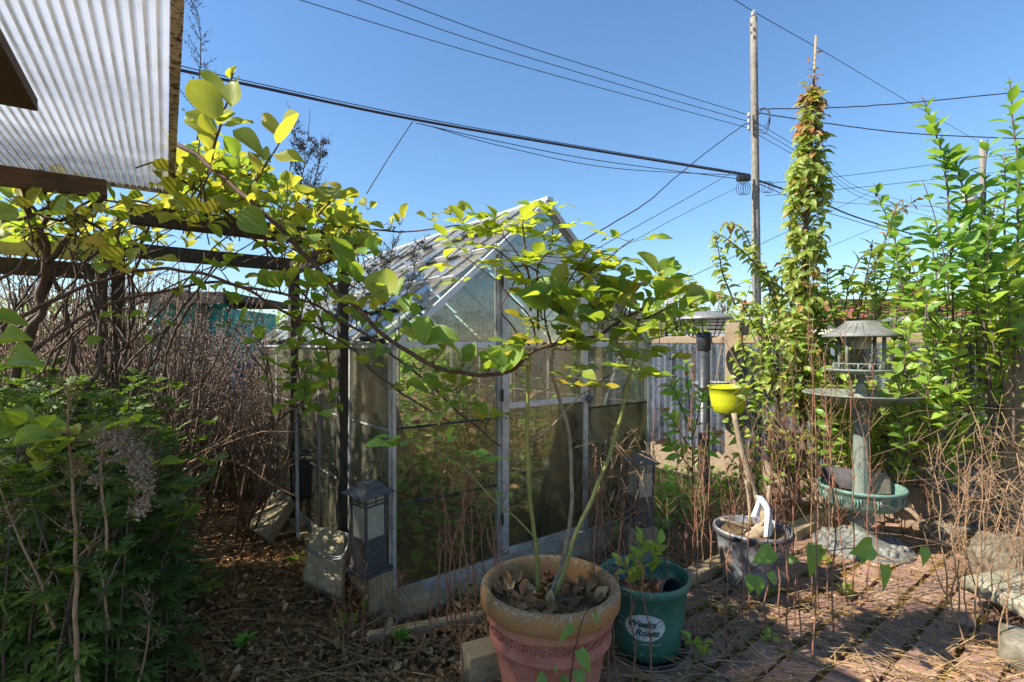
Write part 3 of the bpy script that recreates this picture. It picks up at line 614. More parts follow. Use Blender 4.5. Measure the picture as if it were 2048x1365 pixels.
wire([(850, 250, 11), (1000, 292, 11.7), (1220, 336, 12.6), (1490, 352, 13.9)], .009, 'lowest slack wire under the thick cable bundle')
wire([(825, 244, 11), (780, 312, 10.2), (733, 388, 9.4)], .010, 'single wire dropping steeply from the bundle behind the vine')
wire([(1494, 246, 13.8), (1430, 292, 13), (1350, 356, 12), (1290, 408, 11), (1165, 482, 9.8)], .013, 'twisted service cable descending from the pole to the greenhouse ridge side', 8, 'cable', .01)
wire([(1470, 342, 13.7), (1360, 405, 12), (1190, 500, 10)], .008, 'upper of two thin wires sloping down left below the splice box')
wire([(1475, 376, 13.7), (1360, 432, 12), (1200, 520, 10)], .006, 'lower of two thin wires sloping down left below the splice box')
wire([(1440, -20, 12.5), (1508, 24, 14), (1650, 105, 17), (1810, 200, 22), (1965, 288, 30)], .010, 'wire from the pole top down right to the far pole')
wire([(1512, 219, 13.9), (1660, 216, 14), (1820, 206, 14), (2100, 178, 14)], .015, 'upper twisted cable leaving the pole to the right edge', 8, 'cable', .01)
wire([(1512, 226, 13.9), (1660, 248, 14), (1830, 268, 14), (2100, 280, 14)], .015, 'lower twisted cable leaving the pole to the right edge', 8, 'cable', .01)
for k, y0 in enumerate((247, 258, 270)):
    wire([(1516, y0, 14), (1640, 322 + 9 * k, 17), (1752, 388 + 9 * k, 21), (1964, 432 + 12 * k, 30)], .008, ('top', 'middle', 'bottom')[k] + ' of three parallel wires from the pole to the far pole')
MB_sp = tag(MB().bar(at(1750, 376, 20.9), at(1753, 394, 20.9), .06, .06).build('wire_spacer', M['cable']), 'small black spacer joining the parallel wires at right', 'spacer')
wire([(1518, 362, 14), (1640, 405, 17), (1760, 450, 20), (2080, 540, 24)], .028, 'thick black cable falling right from the pole behind the columnar tree')
wire([(1518, 368, 14), (1640, 420, 17), (1760, 458, 20), (2080, 560, 24)], .012, 'thin wire hanging below the thick cable right of the pole')
wire([(1530, 368, 24), (1750, 345, 26), (2080, 300, 28)], .014, 'upper of two far wires rising slightly to the right edge')
wire([(1530, 392, 24), (1750, 372, 26), (2080, 335, 28)], .014, 'lower of two far wires rising slightly to the right edge')
wire([(1640, 402, 24), (1760, 410, 26), (2080, 420, 28)], .016, 'pale wire crossing level behind the shrubs at right', 8, 'galv')
wire([(1750, 380, 21), (1700, 405, 18), (1400, 545, 12), (1300, 590, 11)], .008, 'long thin wire sloping left behind the columnar tree')
wire([(1760, 452, 21), (1500, 560, 14), (1330, 625, 11)], .008, 'lowest thin wire sloping left above the grey shingled roof')

# ------------------------------------------------------------------ pots
def text_mesh(txt, size, shear=0.):
    cu = bpy.data.curves.new('text', 'FONT'); cu.body = txt; cu.size = size; cu.shear = shear; cu.align_x = 'CENTER'; cu.align_y = 'CENTER'; cu.offset = .0014 if size > .03 else 0
    o = bpy.data.objects.new('text', cu); COL.objects.link(o); dg = bpy.context.evaluated_depsgraph_get(); dg.update()
    me = bpy.data.meshes.new_from_object(o.evaluated_get(dg)); bpy.data.objects.remove(o); return me
def wrap(me, name, mat, parent, c, rfun, phi0, zc, eps, sub=True):
    """bend a flat mesh (x right, y up) on to a round pot"""
    import bmesh
    bm = bmesh.new(); bm.from_mesh(me)
    if sub: bmesh.ops.triangulate(bm, faces=bm.faces[:]); bmesh.ops.subdivide_edges(bm, edges=[e for e in bm.edges if e.calc_length() > .006], cuts=2, use_grid_fill=False)
    for v in bm.verts:
        z = zc + v.co.y; r = rfun(z) + eps; a = phi0 + v.co.x / rfun(zc); v.co = Vector((c.x + r * math.cos(a), c.y + r * math.sin(a), c.z + z))
    bm.to_mesh(me); bm.free(); me.materials.clear(); me.materials.append(mat)
    o = bpy.data.objects.new(name, me); COL.objects.link(o); attach(o, parent); return o
def ellipse_mesh(a, b):
    m_ = MB(); n_ = 40; rings = 5; vs_ = [(0, 0, 0)]
    for r in range(1, rings + 1): vs_ += [(a * r / rings * math.cos(6.2832 * k / n_), b * r / rings * math.sin(6.2832 * k / n_), 0) for k in range(n_)]
    fs = [(0, 1 + k, 1 + (k + 1) % n_) for k in range(n_)]
    for r in range(rings - 1): fs += [(1 + r * n_ + k, 1 + (r + 1) * n_ + k, 1 + (r + 1) * n_ + (k + 1) % n_, 1 + r * n_ + (k + 1) % n_) for k in range(n_)]
    return m_.add(vs_, fs, True).mesh('label')
def soil_disc(c, r, z, mat, parent, seed=0):
    m_ = MB(); n_ = 28; vs_ = [(c.x, c.y, c.z + z + .01)]; rg = 6
    for q in range(1, rg + 1):
        for k in range(n_):
            a = 6.2832 * k / n_; x = c.x + r * q / rg * math.cos(a); y = c.y + r * q / rg * math.sin(a); vs_.append((x, y, c.z + z + .018 * mnoise.noise(Vector((x * 14, y * 14, seed)))))
    fs = [(0, 1 + k, 1 + (k + 1) % n_) for k in range(n_)] + [(1 + q * n_ + k, 1 + (q + 1) * n_ + k, 1 + (q + 1) * n_ + (k + 1) % n_, 1 + q * n_ + (k + 1) % n_) for q in range(rg - 1) for k in range(n_)]
    return m_.add(vs_, fs, True).build('soil', mat, parent)

# terracotta pot
TC = Vector((.143, 1.95, 0)); tpot = thing('terracotta_pot', 'large weathered terracotta pot with crusted rim in the foreground', 'pot', TC)
prof = [(.0, .004), (.15, .004), (.165, .012), (.18, .09), (.2, .19), (.212, .255), (.226, .262), (.230, .270), (.226, .279), (.217, .284), (.224, .335), (.236, .342), (.240, .350), (.236, .358), (.230, .363), (.234, .374), (.252, .382), (.261, .395), (.263, .43), (.258, .45), (.248, .457), (.236, .456), (.228, .447), (.222, .40), (.212, .36), (.195, .25), (0.0, .25)]
m_ = MB(); m_.lathe((0, 0, 0), prof, 72)
po = m_.build('body', M['terracotta']); po.location = TC; attach(po, tpot)
R = random.Random(5)
om = MB()
for k in range(30):                                    # scrolled relief round the band
    a = 6.2832 * k / 30
    for sg in (1, -1):
        pts = []
        for i in range(9):
            th = i / 8 * 4.2; rr = .016 * (1 - i / 11); an = a + sg * (.05 - rr * math.cos(th) / .22); zz = .309 + sg * .004 + rr * math.sin(th); r_ = .222 + (zz - .284) * .13
            pts.append(Vector((r_ * math.cos(an), r_ * math.sin(an), zz)))
        om.tube(pts, .0042, .002, n=5)
oo = om.build('scroll_relief', M['terracotta']); oo.location = TC; attach(oo, tpot)
soil_disc(TC, .218, .375, M['soil'], tpot)
# green nursery pot with print
GP = Vector((.588, 2.30, 0)); gpot = thing('green_nursery_pot', 'dark green plastic nursery pot with pale oval Weeks Roses print', 'pot', GP)
gr = lambda z: .152 + .036 * min(max(z, 0), .31) / .31
m_ = MB(); m_.lathe(GP, [(0, .012), (.14, .012), (.149, .02), (gr(.02), .02), (gr(.1), .1), (gr(.2), .2), (gr(.295), .295), (.193, .299), (.197, .306), (.197, .331), (.193, .337), (.187, .334), (.183, .30), (.176, .22), (.0, .215)], 64); m_.build('body', M['greenpot'], gpot)
MB().lathe(GP, [(0, .003), (.17, .003), (.178, .01), (.182, .024), (.178, .026), (.172, .014), (0, .011)], 48).build('saucer', M['blackpot'], gpot)
soil_disc(GP, .178, .235, M['soil'], gpot, 4)
fphi = math.atan2(-GP.y, -GP.x) + .03
wrap(ellipse_mesh(.083, .058), 'label_oval', M['label'], gpot, GP, gr, fphi, .178, .0012, False)
wrap(text_mesh('Weeks', .041, .45), 'lettering', M['ink'], gpot, GP, gr, fphi - .10, .194, .0026)
wrap(text_mesh('Roses', .040, .45), 'lettering', M['ink'], gpot, GP, gr, fphi + .03, .157, .0026)
wrap(text_mesh('www.weeksroses.com', .0135), 'lettering', M['label'], gpot, GP, gr, fphi + .05, .108, .0014, False)
wrap(text_mesh('3.5 gal', .0085), 'lettering', M['label'], gpot, GP, gr, fphi - .10, .062, .0014, False)
wrap(text_mesh('13.2 L', .0085), 'lettering', M['label'], gpot, GP, gr, fphi + .22, .062, .0014, False)
hb = MB(); hb.tube(smooth([GP + Vector((.2 * math.cos(a), .2 * math.sin(a), .075 - .055 * math.sin((a + 3.3) / 3.4 * 3.14))) for a in [-3.3 + .34 * k for k in range(11)]], 4), .0022, n=5); hb.build('wire_handle', M['galv'], gpot)
# small copper-brown pot lying inside it
cc = GP + Vector((.075, -.055, .275)); ax = Vector((.35, -.75, .3)).normalized(); m_ = MB()
x_ = ax.orthogonal().normalized(); y_ = ax.cross(x_); vs_ = []
pf = [(0, -.075), (.042, -.075), (.054, .04), (.062, .042), (.062, .062), (.057, .062), (.05, .03), (.038, -.06), (0, -.062)]
for r_, d_ in pf:
    for k in range(28): vs_.append(cc + ax * d_ + (x_ * math.cos(6.2832 * k / 28) + y_ * math.sin(6.2832 * k / 28)) * r_)
fs = [(i * 28 + k, i * 28 + (k + 1) % 28, (i + 1) * 28 + (k + 1) % 28, (i + 1) * 28 + k) for i in range(len(pf) - 1) for k in range(28)]
sp_ = thing('small_round_pot', 'small copper brown pot with dark mouth tipped over in the green pot', 'pot', cc - ax * .07)
m_.add(vs_[:28 * 3], fs[:56], True).build('body', M['brown_plastic'], sp_)
m2_ = MB().add(vs_[28 * 2:], [tuple(i - 56 for i in f) for f in fs[56:]], True).build('rim', M['blackpot'], sp_)
# faded grey pot with stump
KP = Vector((1.366, 2.93, 0)); kpot = thing('faded_nursery_pot', 'faded grey black plastic nursery pot holding a cut stump', 'pot', KP)
kr = lambda z: .158 + .038 * z / .3
MB().lathe(KP, [(0, .004), (.15, .004), (kr(.01), .01), (kr(.1), .1), (kr(.2), .2), (kr(.285), .285), (.206, .29), (.209, .30), (.207, .316), (.2, .318), (.192, .30), (.185, .22), (0, .22)], 56).build('body', M['greypot'], kpot)
MB().lathe(KP, [(.2105, .288), (.2135, .294), (.2125, .306), (.2095, .309)], 56).build('rim_band', M['blackpot'], kpot)
soil_disc(KP, .19, .275, M['soil'], kpot, 8)
kphi = math.atan2(-KP.y, -KP.x) - .92
wrap(ellipse_mesh(.058, .055), 'label_oval', M['brownlabel'], kpot, KP, kr, kphi, .165, .0012, False)
wrap(text_mesh('Weeks', .031, .4), 'lettering', M['greypot'], kpot, KP, kr, kphi - .03, .183, .0024)
wrap(text_mesh('Roses', .029, .4), 'lettering', M['greypot'], kpot, KP, kr, kphi + .08, .148, .0024)
st = thing('cut_stump', 'knobbly pruned rose stump with long cut stems in the grey pot', 'stump', KP + Z * .27)
m_ = MB(); m_.tube(jit(smooth([KP + Vector((-.03, 0, .26)), KP + Vector((.03, -.03, .30)), KP + Vector((.075, -.01, .33)), KP + Vector((.06, .02, .40))], 4), .012), [.03, .045, .042, .05, .046, .04, .045, .042, .034, .03, .028, .026, .024], n=9); m_.build('crown', M['tan_cane'], st)
for l, r0, r1 in (([(1528, 1035, 2.95), (1505, 975, 2.97), (1483, 895, 2.98), (1468, 828, 3.0)], .021, .016), ([(1500, 1050, 2.9), (1498, 1000, 2.95), (1492, 960, 2.95)], .011, .008), ([(1535, 1030, 2.95), (1537, 1000, 2.95), (1540, 972, 2.95)], .014, .01), ([(1440, 1037, 2.9), (1470, 1048, 2.9), (1500, 1058, 2.9)], .008, .01)):
    MB().tube(jit(sm_px(l, 4), .006), r0, r1, n=8).build('cut_stem', M['tan_cane'], st)
tg = thing('plant_tag', 'curled white plastic tag wrapped round the stump in the grey pot', 'tag', KP + Vector((.05, -.08, .28)))
def ribbon(pts, wv, mat, name, parent, th=.0015):
    m_ = MB(); vs_ = []
    for p, w_ in zip(pts, wv):
        vs_ += [p - Vector((w_, 0, 0)), p + Vector((w_, 0, 0)), p + Vector((w_, th, 0)), p + Vector((-w_, th, 0))]
    m_.add(vs_, [f for i in range(len(pts) - 1) for f in ((4 * i, 4 * i + 1, 4 * i + 5, 4 * i + 4), (4 * i + 3, 4 * i + 7, 4 * i + 6, 4 * i + 2), (4 * i + 1, 4 * i + 2, 4 * i + 6, 4 * i + 5), (4 * i, 4 * i + 4, 4 * i + 7, 4 * i + 3))], True)
    return m_.build(name, mat, parent)
rp = sm_px([(1535, 1074, 2.78), (1537, 1045, 2.8), (1536, 1020, 2.84), (1526, 1003, 2.88), (1518, 992, 2.92)], 4); ribbon(rp, [.02] * len(rp), M['white'], 'strip', tg)
rp = sm_px([(1510, 1034, 2.86), (1516, 1014, 2.88), (1522, 992, 2.92)], 4); ribbon(rp, [.024 - .0015 * i for i in range(len(rp))], M['white'], 'strip', tg)

# ------------------------------------------------------------------ lanterns
def lantern(loc, rz, label, tilt=(0, 0)):
    L = thing('lantern', label, 'lantern', (0, 0, 0), 'pair of charcoal garden lanterns')
    def P(nm, m_, mat, bev=.002, par=None): return m_.build(nm, M[mat], par or L, bev)
    P('base', MB().box((0, 0, .008), .20, .20, .016).box((0, 0, .022), .165, .165, .012), 'blackmetal')
    a0, a1 = .070, .074
    def fr(z0, z1, h0, h1, nm, mat, th=0):
        vs_ = [(sx * h0, sy * h0, z0) for sx, sy in ((-1, -1), (1, -1), (1, 1), (-1, 1))] + [(sx * h1, sy * h1, z1) for sx, sy in ((-1, -1), (1, -1), (1, 1), (-1, 1))]
        return P(nm, MB().add(vs_, [(k, (k + 1) % 4, 4 + (k + 1) % 4, 4 + k) for k in range(4)] + [(3, 2, 1, 0), (4, 5, 6, 7)]), mat)
    fr(.028, .170, .072, .068, 'lower_panel', 'blackmetal'); P('trim', MB().box((0, 0, .176), .146, .146, .012), 'blackmetal')
    for sx, sy in ((-1, -1), (1, -1), (1, 1), (-1, 1)): P('corner_post', MB().bar(Vector((sx * .066, sy * .066, .182)), Vector((sx * .070, sy * .070, .402)), .013, .013, up=Vector((1, 0, 0))), 'blackmetal', .001)
    for ax_ in range(4):
        ca, sa = math.cos(ax_ * math.pi / 2), math.sin(ax_ * math.pi / 2); f = lambda x, y, z: Vector((x * ca - y * sa, x * sa + y * ca, z)); ex = f(1, 0, 0); ey = f(0, 1, 0)
        g = MB().box(f(0, -.064, .292), .118, .004, .218, ex, ey); P('glass_pane', g, 'lampglass', 0)
        P('muntin', MB().box(f(0, -.069, .346), .12, .006, .008, ex, ey).box(f(0, -.069, .364), .12, .006, .006, ex, ey), 'blackmetal', 0)
        P('muntin', MB().box(f(-.0, -.0692, .376), .006, .006, .05, ex, ey), 'blackmetal', 0)
    def pyr(z0, z1, h0, h1): return MB().add([(sx * h0, sy * h0, z0) for sx, sy in ((-1, -1), (1, -1), (1, 1), (-1, 1))] + [(sx * h1, sy * h1, z1) for sx, sy in ((-1, -1), (1, -1), (1, 1), (-1, 1))], [(k, (k + 1) % 4, 4 + (k + 1) % 4, 4 + k) for k in range(4)] + [(3, 2, 1, 0), (4, 5, 6, 7)])
    rf = P('roof', pyr(.400, .432, .112, .062), 'blackmetal', .002); P('roof_cap', pyr(.430, .452, .062, .052), 'blackmetal', .002)
    P('solar_panel', MB().box((0, 0, .4535), .05, .05, .003), 'galv', 0)
    P('ring', MB().tube([Vector((.021 * math.cos(k / 16 * 6.2832), 0, .484 + .024 * math.sin(k / 16 * 6.2832))) for k in range(17)], .0035, n=7), 'blackmetal', 0)
    L.location = loc; L.rotation_euler = (tilt[0], tilt[1], rz); L.scale = (.88, .88, 1); return L
la = at(738, 1140, 2.62)
lantern((la.x, la.y, la.z + .0), math.radians(52), 'charcoal garden lantern on a wood block at the left greenhouse corner', (.03, -.03))
tag(MB().box((la.x + .045, la.y + .015, la.z / 2 - .012), .125, .12, la.z + .018, Vector((math.cos(.5), math.sin(.5), 0)), Vector((-math.sin(.5), math.cos(.5), 0))).build('wood_block', M['blockwood'], None, .006), 'upright cut timber block carrying the left lantern', 'block')
lb = at(1279, 1046, 3.42)
lantern((lb.x, lb.y, lb.z), math.radians(22), 'charcoal garden lantern in the weeds right of the greenhouse door', (-.02, .04))
tag(MB().box((lb.x, lb.y, lb.z / 2 - .012), .19, .19, lb.z + .018).build('concrete_block', M['concrete'], None, .008), 'concrete block in the weeds under the right lantern', 'block')

# ------------------------------------------------------------------ bird bath with planter and roofed feeder
BC = Vector((2.327, 3.44, 0)); bb = thing('bird_bath', 'green grey tiered bird bath with planter bowl and roofed feeder on top', 'bird bath', BC)
MB().lathe(BC, [(0, -.01), (.29, -.01), (.295, .008), (.285, .026), (.24, .038), (.15, .06), (.085, .085), (.07, .105), (0, .105)], 48).build('base', M['bathroof'], bb)
for k in range(9):
    m_ = MB(); a = 6.2832 * k / 9; c_ = BC + Vector((.205 * math.cos(a), .205 * math.sin(a), .05))
    for j in range(5):
        b_ = a + 6.2832 * j / 5; m_.lathe(c_ + Vector((.032 * math.cos(b_), .032 * math.sin(b_), 0)), [(.024, -.012), (.02, .006), (.01, .014), (0, .016)], 7)
    m_.build('flower_relief', M['bathroof'], bb)

MB().lathe(BC, [(.068, .105), (.05, .12), (.058, .15), (.085, .185), (.08, .215), (.055, .24), (.062, .262), (.1, .272)], 28).build('baluster', M['patina'], bb)
pb = MB().lathe(BC, [(0, .262), (.14, .266), (.2, .285), (.228, .32), (.238, .39), (.252, .398), (.256, .41), (.25, .42), (.236, .416), (.226, .39), (.21, .33), (0, .31)], 48).build('planter_bowl', M['teal_pot'], bb)
m_ = MB()
for k in range(14):
    a = 6.2832 * k / 14
    for i in range(3):
        b_ = a + .07 * (i - 1); r_ = .240; m_.tube([BC + Vector((r_ * math.cos(b_), r_ * math.sin(b_), .375)), BC + Vector(((r_ - .004) * math.cos(b_ + .02), (r_ - .004) * math.sin(b_ + .02), .345 - .015 * (i == 1))), BC + Vector(((r_ - .014) * math.cos(b_), (r_ - .014) * math.sin(b_), .315))], .006, .003, n=5)
m_.build('leaf_relief', M['teal_pot'], pb)
MB().lathe(BC, [(.05, .30), (.052, .34), (.047, .60), (.044, .86), (.05, .875), (.066, .885), (.066, .925), (.05, .935), (.1, .945)], 10, False).build('column', M['patina'], bb)
MB().lathe(BC, [(0, .93), (.09, .934), (.17, .955), (.26, .985), (.335, 1.018), (.345, 1.024), (.343, 1.031), (.33, 1.028), (.25, .998), (.18, .97), (0, .955)], 56).build('bath_bowl', M['patina'], bb)
m_ = MB()
for k in range(28):
    a = 6.2832 * k / 28; m_.tube([BC + Vector((.262 * math.cos(a), .262 * math.sin(a), .984)), BC + Vector((.328 * math.cos(a + .12), .328 * math.sin(a + .12), 1.013))], .005, .005, n=5)
m_.build('rim_flute', M['patina'], bb)
MB().lathe(BC, [(.04, .955), (.042, 1.03), (.034, 1.035), (.032, 1.085), (.036, 1.09), (.02, 1.1), (.017, 1.185)], 16).build('stem', M['patina'], bb)
MB().lathe(BC, [(0, 1.165), (.05, 1.168), (.14, 1.158), (.21, 1.176), (.217, 1.184), (.215, 1.192), (.2, 1.188), (.13, 1.176), (0, 1.18)], 44).build('feeder_tray', M['patina'], bb)
rl = MB(); rl.tube([BC + Vector((.158 * math.cos(k / 40 * 6.2832), .158 * math.sin(k / 40 * 6.2832), 1.226)) for k in range(41)], .0045, n=6, cap=False); rl.build('rail', M['patina'], bb)
for k in range(16):
    a = 6.2832 * k / 16 + .1; MB().tube([BC + Vector((.158 * math.cos(a), .158 * math.sin(a), 1.18)), BC + Vector((.158 * math.cos(a), .158 * math.sin(a), 1.226))], .006, n=6).build('baluster', M['patina'], bb)
for k in range(4):
    a = 6.2832 * k / 4 - 1.15; MB().tube([BC + Vector((.145 * math.cos(a), .145 * math.sin(a), 1.18)), BC + Vector((.145 * math.cos(a), .145 * math.sin(a), 1.425))], .0115, n=8).build('feeder_post', M['patina'], bb)
MB().lathe(BC, [(.222, 1.402), (.227, 1.408), (.175, 1.436), (.125, 1.468), (.095, 1.495), (.09, 1.508), (0, 1.512), (0, 1.50), (.085, 1.49), (.12, 1.455), (.17, 1.425), (.21, 1.402), (.222, 1.402)], 48).build('roof', M['bathroof'], bb)
m_ = MB()
for k in range(24):
    a = 6.2832 * k / 24; m_.tube([BC + Vector((r_ * math.cos(a), r_ * math.sin(a), z_)) for r_, z_ in ((.224, 1.4085), (.175, 1.4385), (.125, 1.4705), (.096, 1.4965))], .0022, n=4)
m_.build('roof_seam', M['bathroof'], bb)
MB().lathe(BC, [(0, 1.322), (.055, 1.322), (.058, 1.33), (.058, 1.455), (0, 1.455)], 20).build('lamp_shade', M['lampglass'], bb)
# things lying in the planter: a dark sheet and a cut board
m_ = MB(); pts = [Vector((BC.x - .20 + .03 * i, BC.y + .10 + .10 * math.sin(i / 6 * 3.14), .36)) for i in range(8)]; vs_ = [p + Z * h_ for p in pts for h_ in (0, .14 - .0)] + [p + Z * h_ + Vector((0, .008, 0)) for p in pts for h_ in (0, .14)]
m_.add(vs_, [(2 * i, 2 * i + 2, 2 * i + 3, 2 * i + 1) for i in range(7)] + [(16 + 2 * i + 1, 16 + 2 * i + 3, 16 + 2 * i + 2, 16 + 2 * i) for i in range(7)] + [(2 * i + 1, 2 * i + 3, 16 + 2 * i + 3, 16 + 2 * i + 1) for i in range(7)], True)
tag(m_.build('dark_tray', M['blackpot']), 'dark curved plastic sheet standing in the lower planter bowl', 'tray')
m_ = MB(); c_ = BC + Vector((.09, -.03, .36)); m_.prism([c_ + Vector((-.05, 0, 0)), c_ + Vector((.09, 0, 0)), c_ + Vector((.10, .02, .08)), c_ + Vector((.055, .03, .135)), c_ + Vector((-.02, .03, .15))], (.03, .05, 0))
tag(m_.build('wood_offcut', M['greywood'], None, .004), 'pale wooden offcut leaning in the lower planter bowl', 'offcut')

# ------------------------------------------------------------------ black pipe feeder with dish roof, hanging pots
FC = Vector(((1408 - CX) / F * 4.6, 4.6, 0)); fd = thing('bird_feeder', 'black pipe bird feeder with shallow metal dish roof beside the wall', 'bird feeder', FC)
MB().lathe(FC, [(.05, -.03), (.05, 1.36), (.0, 1.36)], 20).build('pipe', M['pvc'], fd)
MB().lathe(FC, [(.054, 1.30), (.06, 1.305), (.06, 1.36), (.065, 1.37), (.065, 1.45), (.06, 1.455), (.056, 1.46), (0, 1.46)], 20).build('collar', M['pvc'], fd)
MB().lathe(FC, [(.238, 1.575), (.24, 1.58), (.2, 1.606), (.13, 1.632), (.07, 1.645), (0, 1.647), (0, 1.64), (.12, 1.624), (.2, 1.597), (.238, 1.575)], 48).build('dish_roof', M['galv'], fd)
MB().lathe(FC, [(.055, 1.64), (.055, 1.652), (.0, 1.656)], 16).build('cap', M['rubber'], fd)
for k in range(5):
    a = 6.2832 * k / 5 + .5; MB().tube([FC + Vector((.19 * math.cos(a), .19 * math.sin(a), 1.60)), FC + Vector((.13 * math.cos(a), .13 * math.sin(a), 1.43)), FC + Vector((.055 * math.cos(a), .055 * math.sin(a), 1.41))], .0045, n=6).build('rod', M['blackmetal'], fd)
LC = at(1457, 826, 4.4); lp = thing('lime_hanging_pot', 'bright lime green plastic hanging pot beside the black pipe', 'pot', LC)
MB().lathe(LC, [(0, 0), (.105, 0), (.122, .012), (.140, .08), (.153, .15), (.160, .206), (.168, .209), (.169, .226), (.165, .230), (.158, .228), (.151, .2), (.125, .05), (0, .04)], 48).build('body', M['lime'], lp)
hk = FC + Vector((.13, -.10, 1.42))
for a in (-2.7, -.25, 1.4): MB().tube([LC + Vector((.166 * math.cos(a), .166 * math.sin(a), .225)), hk], .0022, n=5).build('hanging_wire', M['straw'], lp)
DC = at(1421, 806, 4.82); dp_ = thing('dark_hanging_pot', 'dark grey hanging pot with wide rim behind the black pipe', 'pot', DC)
MB().lathe(DC, [(0, 0), (.10, 0), (.12, .02), (.14, .13), (.148, .165), (.162, .168), (.165, .19), (.155, .196), (.14, .185), (.13, .15), (0, .14)], 36).build('body', M['greypot'], dp_)
for a in (.6, 2.7, 4.7): MB().tube([DC + Vector((.155 * math.cos(a), .155 * math.sin(a), .19)), DC + Vector((-.02, -.06, .64))], .0022, n=5).build('hanging_wire', M['blackmetal'], dp_)

# ------------------------------------------------------------------ stones, blocks, timber
def rock(name, label, c, sx, sy, sz, rz, mat, seed, cut=.75, cat='stone', rough=.12, tilt=(0, 0)):
    import bmesh
    bm = bmesh.new(); bmesh.ops.create_cube(bm, size=2); bmesh.ops.subdivide_edges(bm, edges=bm.edges[:], cuts=5, use_grid_fill=True)
    for v in bm.verts:
        p = v.co.copy(); s_ = p.normalized() * 1.25; p = p.lerp(s_, 1 - cut); nz = mnoise.fractal(p * 1.6 + Vector((seed, seed, seed)), .8, 2.1, 4)
        p = p * (1 + rough * nz); v.co = Vector((p.x * sx / 2, p.y * sy / 2, p.z * sz / 2))
    me = bpy.data.meshes.new(name); bm.to_mesh(me); bm.free(); me.materials.append(mat)
    me.polygons.foreach_set('use_smooth', [True] * len(me.polygons))
    o = bpy.data.objects.new(name, me); COL.objects.link(o); o.location = c; o.rotation_euler = (tilt[0], tilt[1], rz); return tag(o, label, cat)
g = gp(1900, 1085); rock('pitted_stone', 'rough pitted pale stone block behind the bird bath base', (g.x, g.y, .055),   .34, .2, .15, .35, M['darkstone'], 3, .85)
g = gp(2000, 1130); rock('pitted_stone', 'low rounded stone half buried under the dry stems at right', (g.x, g.y, .06), .5, .25, .17, .7, M['darkstone'], 8, .7)
g = gp(2035, 1245); rock('flat_stone', 'thick flat pale stone slab at the right edge', (g.x + .12, g.y + .02, .14), .5, .32, .07, .15, M['stone'], 12, .93, rough=.05, tilt=(.03, -.05))
rock('prop_stone', 'small angular stone propping up the flat slab', (g.x + .14, g.y - .05, .05), .2, .17, .14, .4, M['darkstone'], 19, .85)
g = gp(2042, 1330); rock('prop_stone', 'dark mossy stone at the bottom right corner', (g.x + .05, g.y, .045), .2, .2, .13, .9, M['darkstone'], 25, .8)
def slab(name, label, base_l, base_r, top_l, top_r, th, mat, cat='slab', off=Vector((.02, .05, 0))):
    m_ = MB(); P = [base_l, base_r, top_r, top_l]; n_ = (P[1] - P[0]).cross(P[3] - P[0]).normalized()
    if n_.y < 0: n_ = -n_
    return tag(m_.prism(P, n_ * th).build(name, mat, None, .012), label, cat)
s1 = slab('leaning_slab', 'grey concrete slab leaning by the left lantern with wire looped round it', at(603, 1160, 2.72), at(682, 1196, 2.66), at(624, 1050, 2.95), at(690, 1062, 2.88), .09, M['concrete'])
wr = MB()
for k in range(2): wr.tube(smooth([at(611, 1092 + 5 * k, 2.80), at(640, 1108 + 6 * k, 2.76), at(680, 1114 + 4 * k, 2.72), at(694, 1095, 2.74), at(696, 1070 + 6 * k, 2.84), at(675, 1062, 2.92)], 5), .004, n=6)
tag(wr.build('wire_loop', M['galv']), 'grey wire looped twice round the leaning concrete slab', 'wire')
slab('leaning_slab', 'mossy grooved slab propped at an angle beside the greenhouse path', at(490, 1050, 3.55), at(530, 1078, 3.45), at(553, 975, 3.75), at(583, 995, 3.65), .1, M['concrete'])
slab('leaning_slab', 'farther small slab standing among the dry stalks', at(510, 990, 4.4), at(545, 996, 4.35), at(520, 925, 4.5), at(552, 930, 4.45), .1, M['stone'])
kb = at(605, 955, 3.75); rock('black_sack', 'crumpled black plastic bag tucked against the greenhouse side', (kb.x, kb.y, kb.z + .02), .12, .14, .32, .4, M['blackpot'], 31, .6, 'bag', .2)
tag(MB().bar(at(596, 1075, 3.4), at(592, 815, 3.6), .02, .03).build('metal_strip', M['galv']), 'thin grey metal strip standing against the greenhouse side', 'strip')
def timber(a, b, wd, ht, label, mat='timber', name='timber_edging'):
    a = Vector(a); b = Vector(b); return tag(MB().bar(a, b, wd, ht).build(name, M[mat], None, .004), label, 'timber')
a = gp(1352, 1180); b = gp(1445, 1137); d = (b - a).normalized(); timber(a + Z * .035, b + d * .35 + Z * .035, .095, .055, 'weathered timber edging between the green and grey pots')
a = gp(1590, 1075); b = gp(1700, 1020); d = (b - a).normalized(); timber(a - d * .1 + Z * .04, b + d * .15 + Z * .05, .11, .07, 'weathered timber plank behind the grey pot')
a = gp(790, 1232); b = gp(850, 1212); timber(a + Z * .05, b + Z * .05, .14, .09, 'short thick timber offcut at the greenhouse corner', 'timber', 'timber_offcut')
a = gp(735, 1284); b = gp(965, 1240); timber(a + Z * .015, b + Z * .015, .045, .05, 'thin timber edging strip left of the terracotta pot')
a = gp(930, 1365); timber(a + Z * .06, a + Vector((.13, .06, .06)), .12, .13, 'mossy timber block left of the terracotta pot foot', 'timber', 'timber_offcut')
a = gp(592, 1058); b = gp(622, 1095); timber(a + Z * .02, b + Z * .02, .05, .04, 'old wooden lath lying behind the leaning slab', 'timber', 'wooden_lath')
